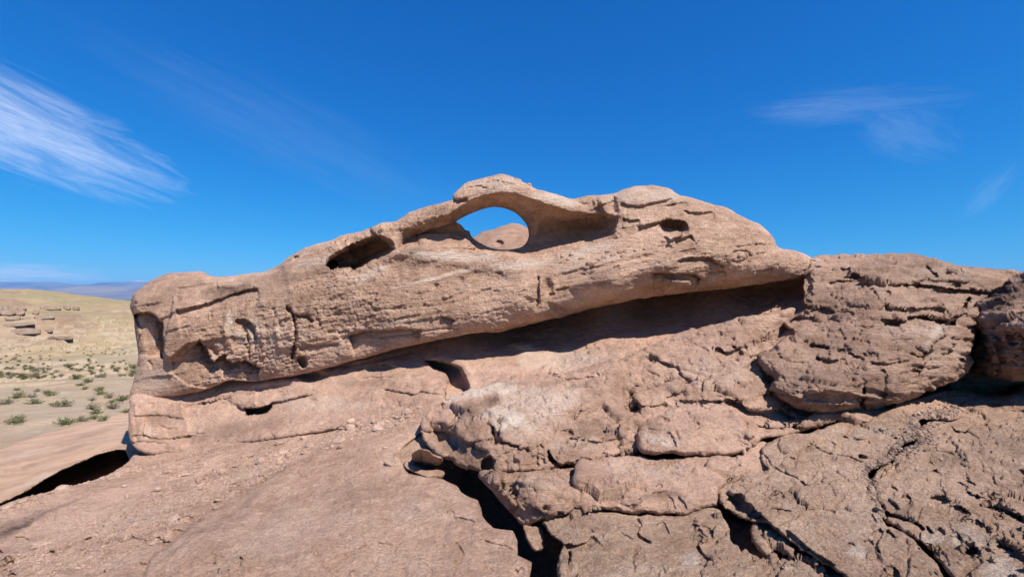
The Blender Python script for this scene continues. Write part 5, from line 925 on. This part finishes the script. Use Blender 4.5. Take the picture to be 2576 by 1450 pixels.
for x, y, w in [(1102, 722, 9), (1111, 719, 6), (1128, 718, 8), (1094, 728, 6), (1175, 716, 9), (1064, 748, 7), (1121, 744, 12), (1133, 742, 8), (1062, 768, 10), (1080, 764, 9), (1098, 772, 8), (1105, 777, 10), (1118, 792, 9), (1135, 792, 7), (1090, 797, 9), (1103, 794, 9), (1150, 790, 7), (1070, 805, 8), (1268, 688, 8), (1122, 800, 7),
                (1488, 660, 20), (1477, 672, 12), (1502, 655, 12), (1438, 640, 14), (1462, 648, 9), (1520, 648, 16), (1545, 640, 10), (1560, 632, 14), (1530, 630, 18), (1568, 642, 9), (1600, 630, 12), (1415, 645, 9), (1430, 652, 8), (1490, 682, 14), (1475, 688, 8), (1620, 626, 9), (1410, 660, 8), (1585, 618, 9),
                (1738, 593, 16), (1725, 597, 12), (1757, 604, 10), (1672, 606, 12), (1858, 652, 15), (1845, 648, 8), (1880, 640, 14), (1885, 655, 9), (1830, 640, 8), (1795, 642, 8), (1316, 455, 14), (1334, 464, 13), (1300, 448, 8), (1060, 577, 8), (1180, 618, 6), (1200, 620, 8), (935, 650, 4)]: nodule(x, y, w)

# ---- outcrops on the far slope, standing where the slope is
for k, (poly, D, lab) in enumerate(OUT):
    P = np.array(poly, float); P[P[:, 1] > P[:, 1].mean(), 1] += 2.5; cx_ = max(2, P[:, 0].mean()); by = P[:, 1].max(); r = hit(cx_, by, ('terrain',))
    if not r: continue
    D = r[0].y - 1.0
    rock('rock_outcrop', P, [(P[:, 0].min() - 5, P[:, 1].min() - 5, D + 1.5), (P[:, 0].max() + 5, P[:, 1].min() - 5, D + 1.5), (P[:, 0].max() + 5, by + 5, D), (P[:, 0].min() - 5, by + 5, D)], OUT_M, lab, 'rock outcrop', R=2.5, B=D * 0.006, T=D * 0.02, kind='far', seed=300 + k, step=1.2, owarp=0.8, warp=0.5, grow=0.3, group='rock outcrops on the far slope', amp=D / 500)
dg = bpy.context.evaluated_depsgraph_get(); dg.update()
# ---- desert shrubs in the valley
M_LEAF = []
for nm, c1, c2 in (('creosote_leaf', (0.13, 0.15, 0.035), (0.07, 0.085, 0.02)), ('dry_shrub_leaf', (0.22, 0.19, 0.10), (0.13, 0.11, 0.06)), ('grey_shrub_leaf', (0.24, 0.24, 0.18), (0.16, 0.15, 0.11))):
    m, nt = mat_new(nm); b = NB(nt); g = b.n('ShaderNodeNewGeometry')
    c = b.mix(g.outputs['Random Per Island'], c1, c2); bs = b.n('ShaderNodeBsdfPrincipled'); b.l(c, bs.inputs['Base Color']); bs.inputs['Roughness'].default_value = 0.7
    o_ = b.n('ShaderNodeOutputMaterial'); b.l(bs.outputs[0], o_.inputs['Surface']); M_LEAF.append(m)
m, nt = mat_new('shrub_twig'); b = NB(nt); bs = b.n('ShaderNodeBsdfPrincipled'); bs.inputs['Base Color'].default_value = (0.16, 0.12, 0.09, 1); o_ = b.n('ShaderNodeOutputMaterial'); b.l(bs.outputs[0], o_.inputs['Surface']); M_TWIG = m
def bush_meshes(seed, mat):
    r = random.Random(seed); V, Fc, TV, TF = [], [], [], []
    for s in range(26):
        a = r.uniform(0, 6.283); el = r.uniform(0.35, 1.4); L = r.uniform(0.6, 1.05)
        d = Vector((math.cos(a) * math.cos(el), math.sin(a) * math.cos(el), math.sin(el) * 0.95)); side = d.cross(Vector((0, 0, 1))).normalized() * 0.012
        b0 = len(TV); e = d * L
        TV += [tuple(side), tuple(-side), tuple(e - side * .4), tuple(e + side * .4)]; TF.append((b0, b0 + 1, b0 + 2, b0 + 3))
        s2 = side.cross(d).normalized() * 0.012; b0 = len(TV); TV += [tuple(s2), tuple(-s2), tuple(e - s2 * .4), tuple(e + s2 * .4)]; TF.append((b0, b0 + 1, b0 + 2, b0 + 3))
        for k in range(16):
            t = r.uniform(0.4, 1.05); c = e * t + Vector((r.gauss(0, .09), r.gauss(0, .09), r.gauss(0, .06)))
            u = Vector((r.gauss(0, 1), r.gauss(0, 1), r.gauss(0, 1))).normalized() * r.uniform(.04, .08); v = u.cross(Vector((r.gauss(0, 1), r.gauss(0, 1), r.gauss(0, 1)))).normalized() * r.uniform(.03, .05)
            b0 = len(V); V += [tuple(c - u), tuple(c + v), tuple(c + u), tuple(c - v)]; Fc.append((b0, b0 + 1, b0 + 2, b0 + 3))
    return mesh_np('foliage', V, Fc, mat, smooth_=False), mesh_np('stems', TV, TF, M_TWIG, smooth_=False)
BM = [bush_meshes(k, M_LEAF[(0, 0, 0, 1, 1, 2)[k]]) for k in range(6)]
def bush(px, py, w, kind, label):
    r = hit(px, py, ('terrain', 'rock_slab'))
    if not r: return
    p, n, ob = r; s = w / F * p.y * 0.5
    e = bpy.data.objects.new('desert_shrub', None); C.objects.link(e); e.location = p - Vector((0, 0, 0.05 * s)); e.scale = (s, s, s * random.uniform(.75, .95)); e.rotation_euler.z = random.uniform(0, 6.28)
    ks = {0: (0, 1, 2), 1: (3, 4), 2: (5,)}[kind]; fm, sm = BM[random.choice(ks)]
    link('foliage', fm, parent=e); link('stems', sm, parent=e)
    tag(e, label, 'shrub', 'desert shrubs in the valley')
big = [(55, 1060, 46, 0, 'broad green shrub at the far left above the pale slab, nearest of all'), (172, 1063, 42, 0, 'low green shrub just above the pale slab, second from the left'), (215, 1056, 30, 1, 'thin yellowish shrub right of the low green shrub above the pale slab'), (247, 1050, 24, 0, 'small shrub pair right of the thin yellowish one'), (272, 1055, 28, 0, 'shrub leaning by the rising edge of the pale slab'),
       (252, 1037, 28, 0, 'bright green shrub above the leaning one near the slab edge'), (240, 1027, 32, 1, 'brownish open shrub left of the bright green one'), (295, 1025, 34, 1, 'spreading shrub close to the foot of the arch rock'), (327, 1035, 26, 0, 'shrub touching the left foot of the ledge in view'), (318, 1005, 34, 0, 'tall green shrub beside the black crack at the rock foot'), (290, 1010, 18, 0, 'small round shrub left of the tall green one'),
       (170, 1020, 44, 1, 'wide pale olive shrub in the middle of the valley flat'), (148, 1018, 26, 0, 'green shrub joined to the left of the wide olive one'), (95, 1013, 32, 0, 'dark green shrub left of the middle of the flat'), (28, 1013, 34, 1, 'sparse olive shrub near the left edge'), (58, 998, 32, 0, 'dense green shrub in the second row near the left'), (90, 997, 24, 2, 'grey green shrub with bare stem behind the dark one'),
       (125, 987, 22, 0, 'compact green shrub in the middle of the second row'), (140, 992, 28, 0, 'slanting green shrub right of the compact one'), (102, 983, 16, 1, 'small ochre shrub behind the second row'), (50, 980, 16, 0, 'round lone green shrub on the tan flat'), (240, 1005, 22, 2, 'pale grey shrub among the right hand cluster'), (222, 977, 16, 0, 'shrub at the left of the right hand cluster'), (258, 980, 26, 0, 'flat topped green shrub in the right hand cluster'), (260, 990, 26, 0, 'low green shrub just below the flat topped one'), (282, 998, 26, 1, 'ochre shrub at the right of the right hand cluster'),
       (227, 960, 26, 0, 'bright shrub at the top of the right hand cluster'), (208, 968, 20, 0, 'shrub below left of the bright top one'), (198, 952, 34, 0, 'long low shrub line on the right of the tan mound'), (340, 925, 26, 0, 'green shrub close beside the arch rock, upper one'), (340, 938, 24, 0, 'green shrub close beside the arch rock, lower one'), (236, 926, 16, 1, 'small brown green shrub on the white beds'), (180, 922, 24, 0, 'dark shrub on the pale ridge in mid valley'), (65, 945, 22, 0, 'shrub pair below the pale ridge on the left'), (95, 945, 26, 1, 'shrub trio below the pale ridge'), (5, 948, 22, 0, 'shrub cut by the left edge of the view'), (65, 952, 14, 0, 'tiny green shrub under the ridge pair')]
for x, y, w, k, lab in big: bush(x, y, w * 1.35, k, lab)
random.seed(17)
for k in range(150):
    t = random.random() ** 0.8; y = 872 + (950 - 872) * t; x = random.choice([random.uniform(0, 338), random.gauss(230, 50), random.gauss(60, 40)])
    if not 0 < x < 338: continue
    bush(x, y, 6 + 17 * t * random.uniform(.4, 1.1) * random.uniform(.7, 1.2), random.choice((0, 0, 0, 1, 2)), 'small round shrub scattered on the pale beds of the valley')
for k in range(40):
    x = random.uniform(0, 335); y = random.uniform(800, 880); bush(x, y, random.uniform(2.5, 6), random.choice((0, 1)), 'tiny dark shrub on the far slope of the valley')
print('bushes', time.time() - T0)
# ---- haze over the valley
hz = bpy.data.meshes.new('haze'); bm = bmesh.new(); bmesh.ops.create_cube(bm, size=1.0); bm.to_mesh(hz); bm.free()
ho = link('haze', hz, (0, 0, 320)); ho.scale = (64000, 64000, 1000); tag(ho, kind='stuff'); ho['label'] = 'thin blue air over the desert'
m, nt = mat_new('air'); b = NB(nt); pv = b.n('ShaderNodeVolumePrincipled'); pv.inputs['Density'].default_value = 0.000055; pv.inputs['Color'].default_value = (0.20, 0.50, 1.0, 1); pv.inputs['Anisotropy'].default_value = 0.0
o_ = b.n('ShaderNodeOutputMaterial'); b.l(pv.outputs[0], o_.inputs['Volume']); hz.materials.append(m)
print('done', time.time() - T0)
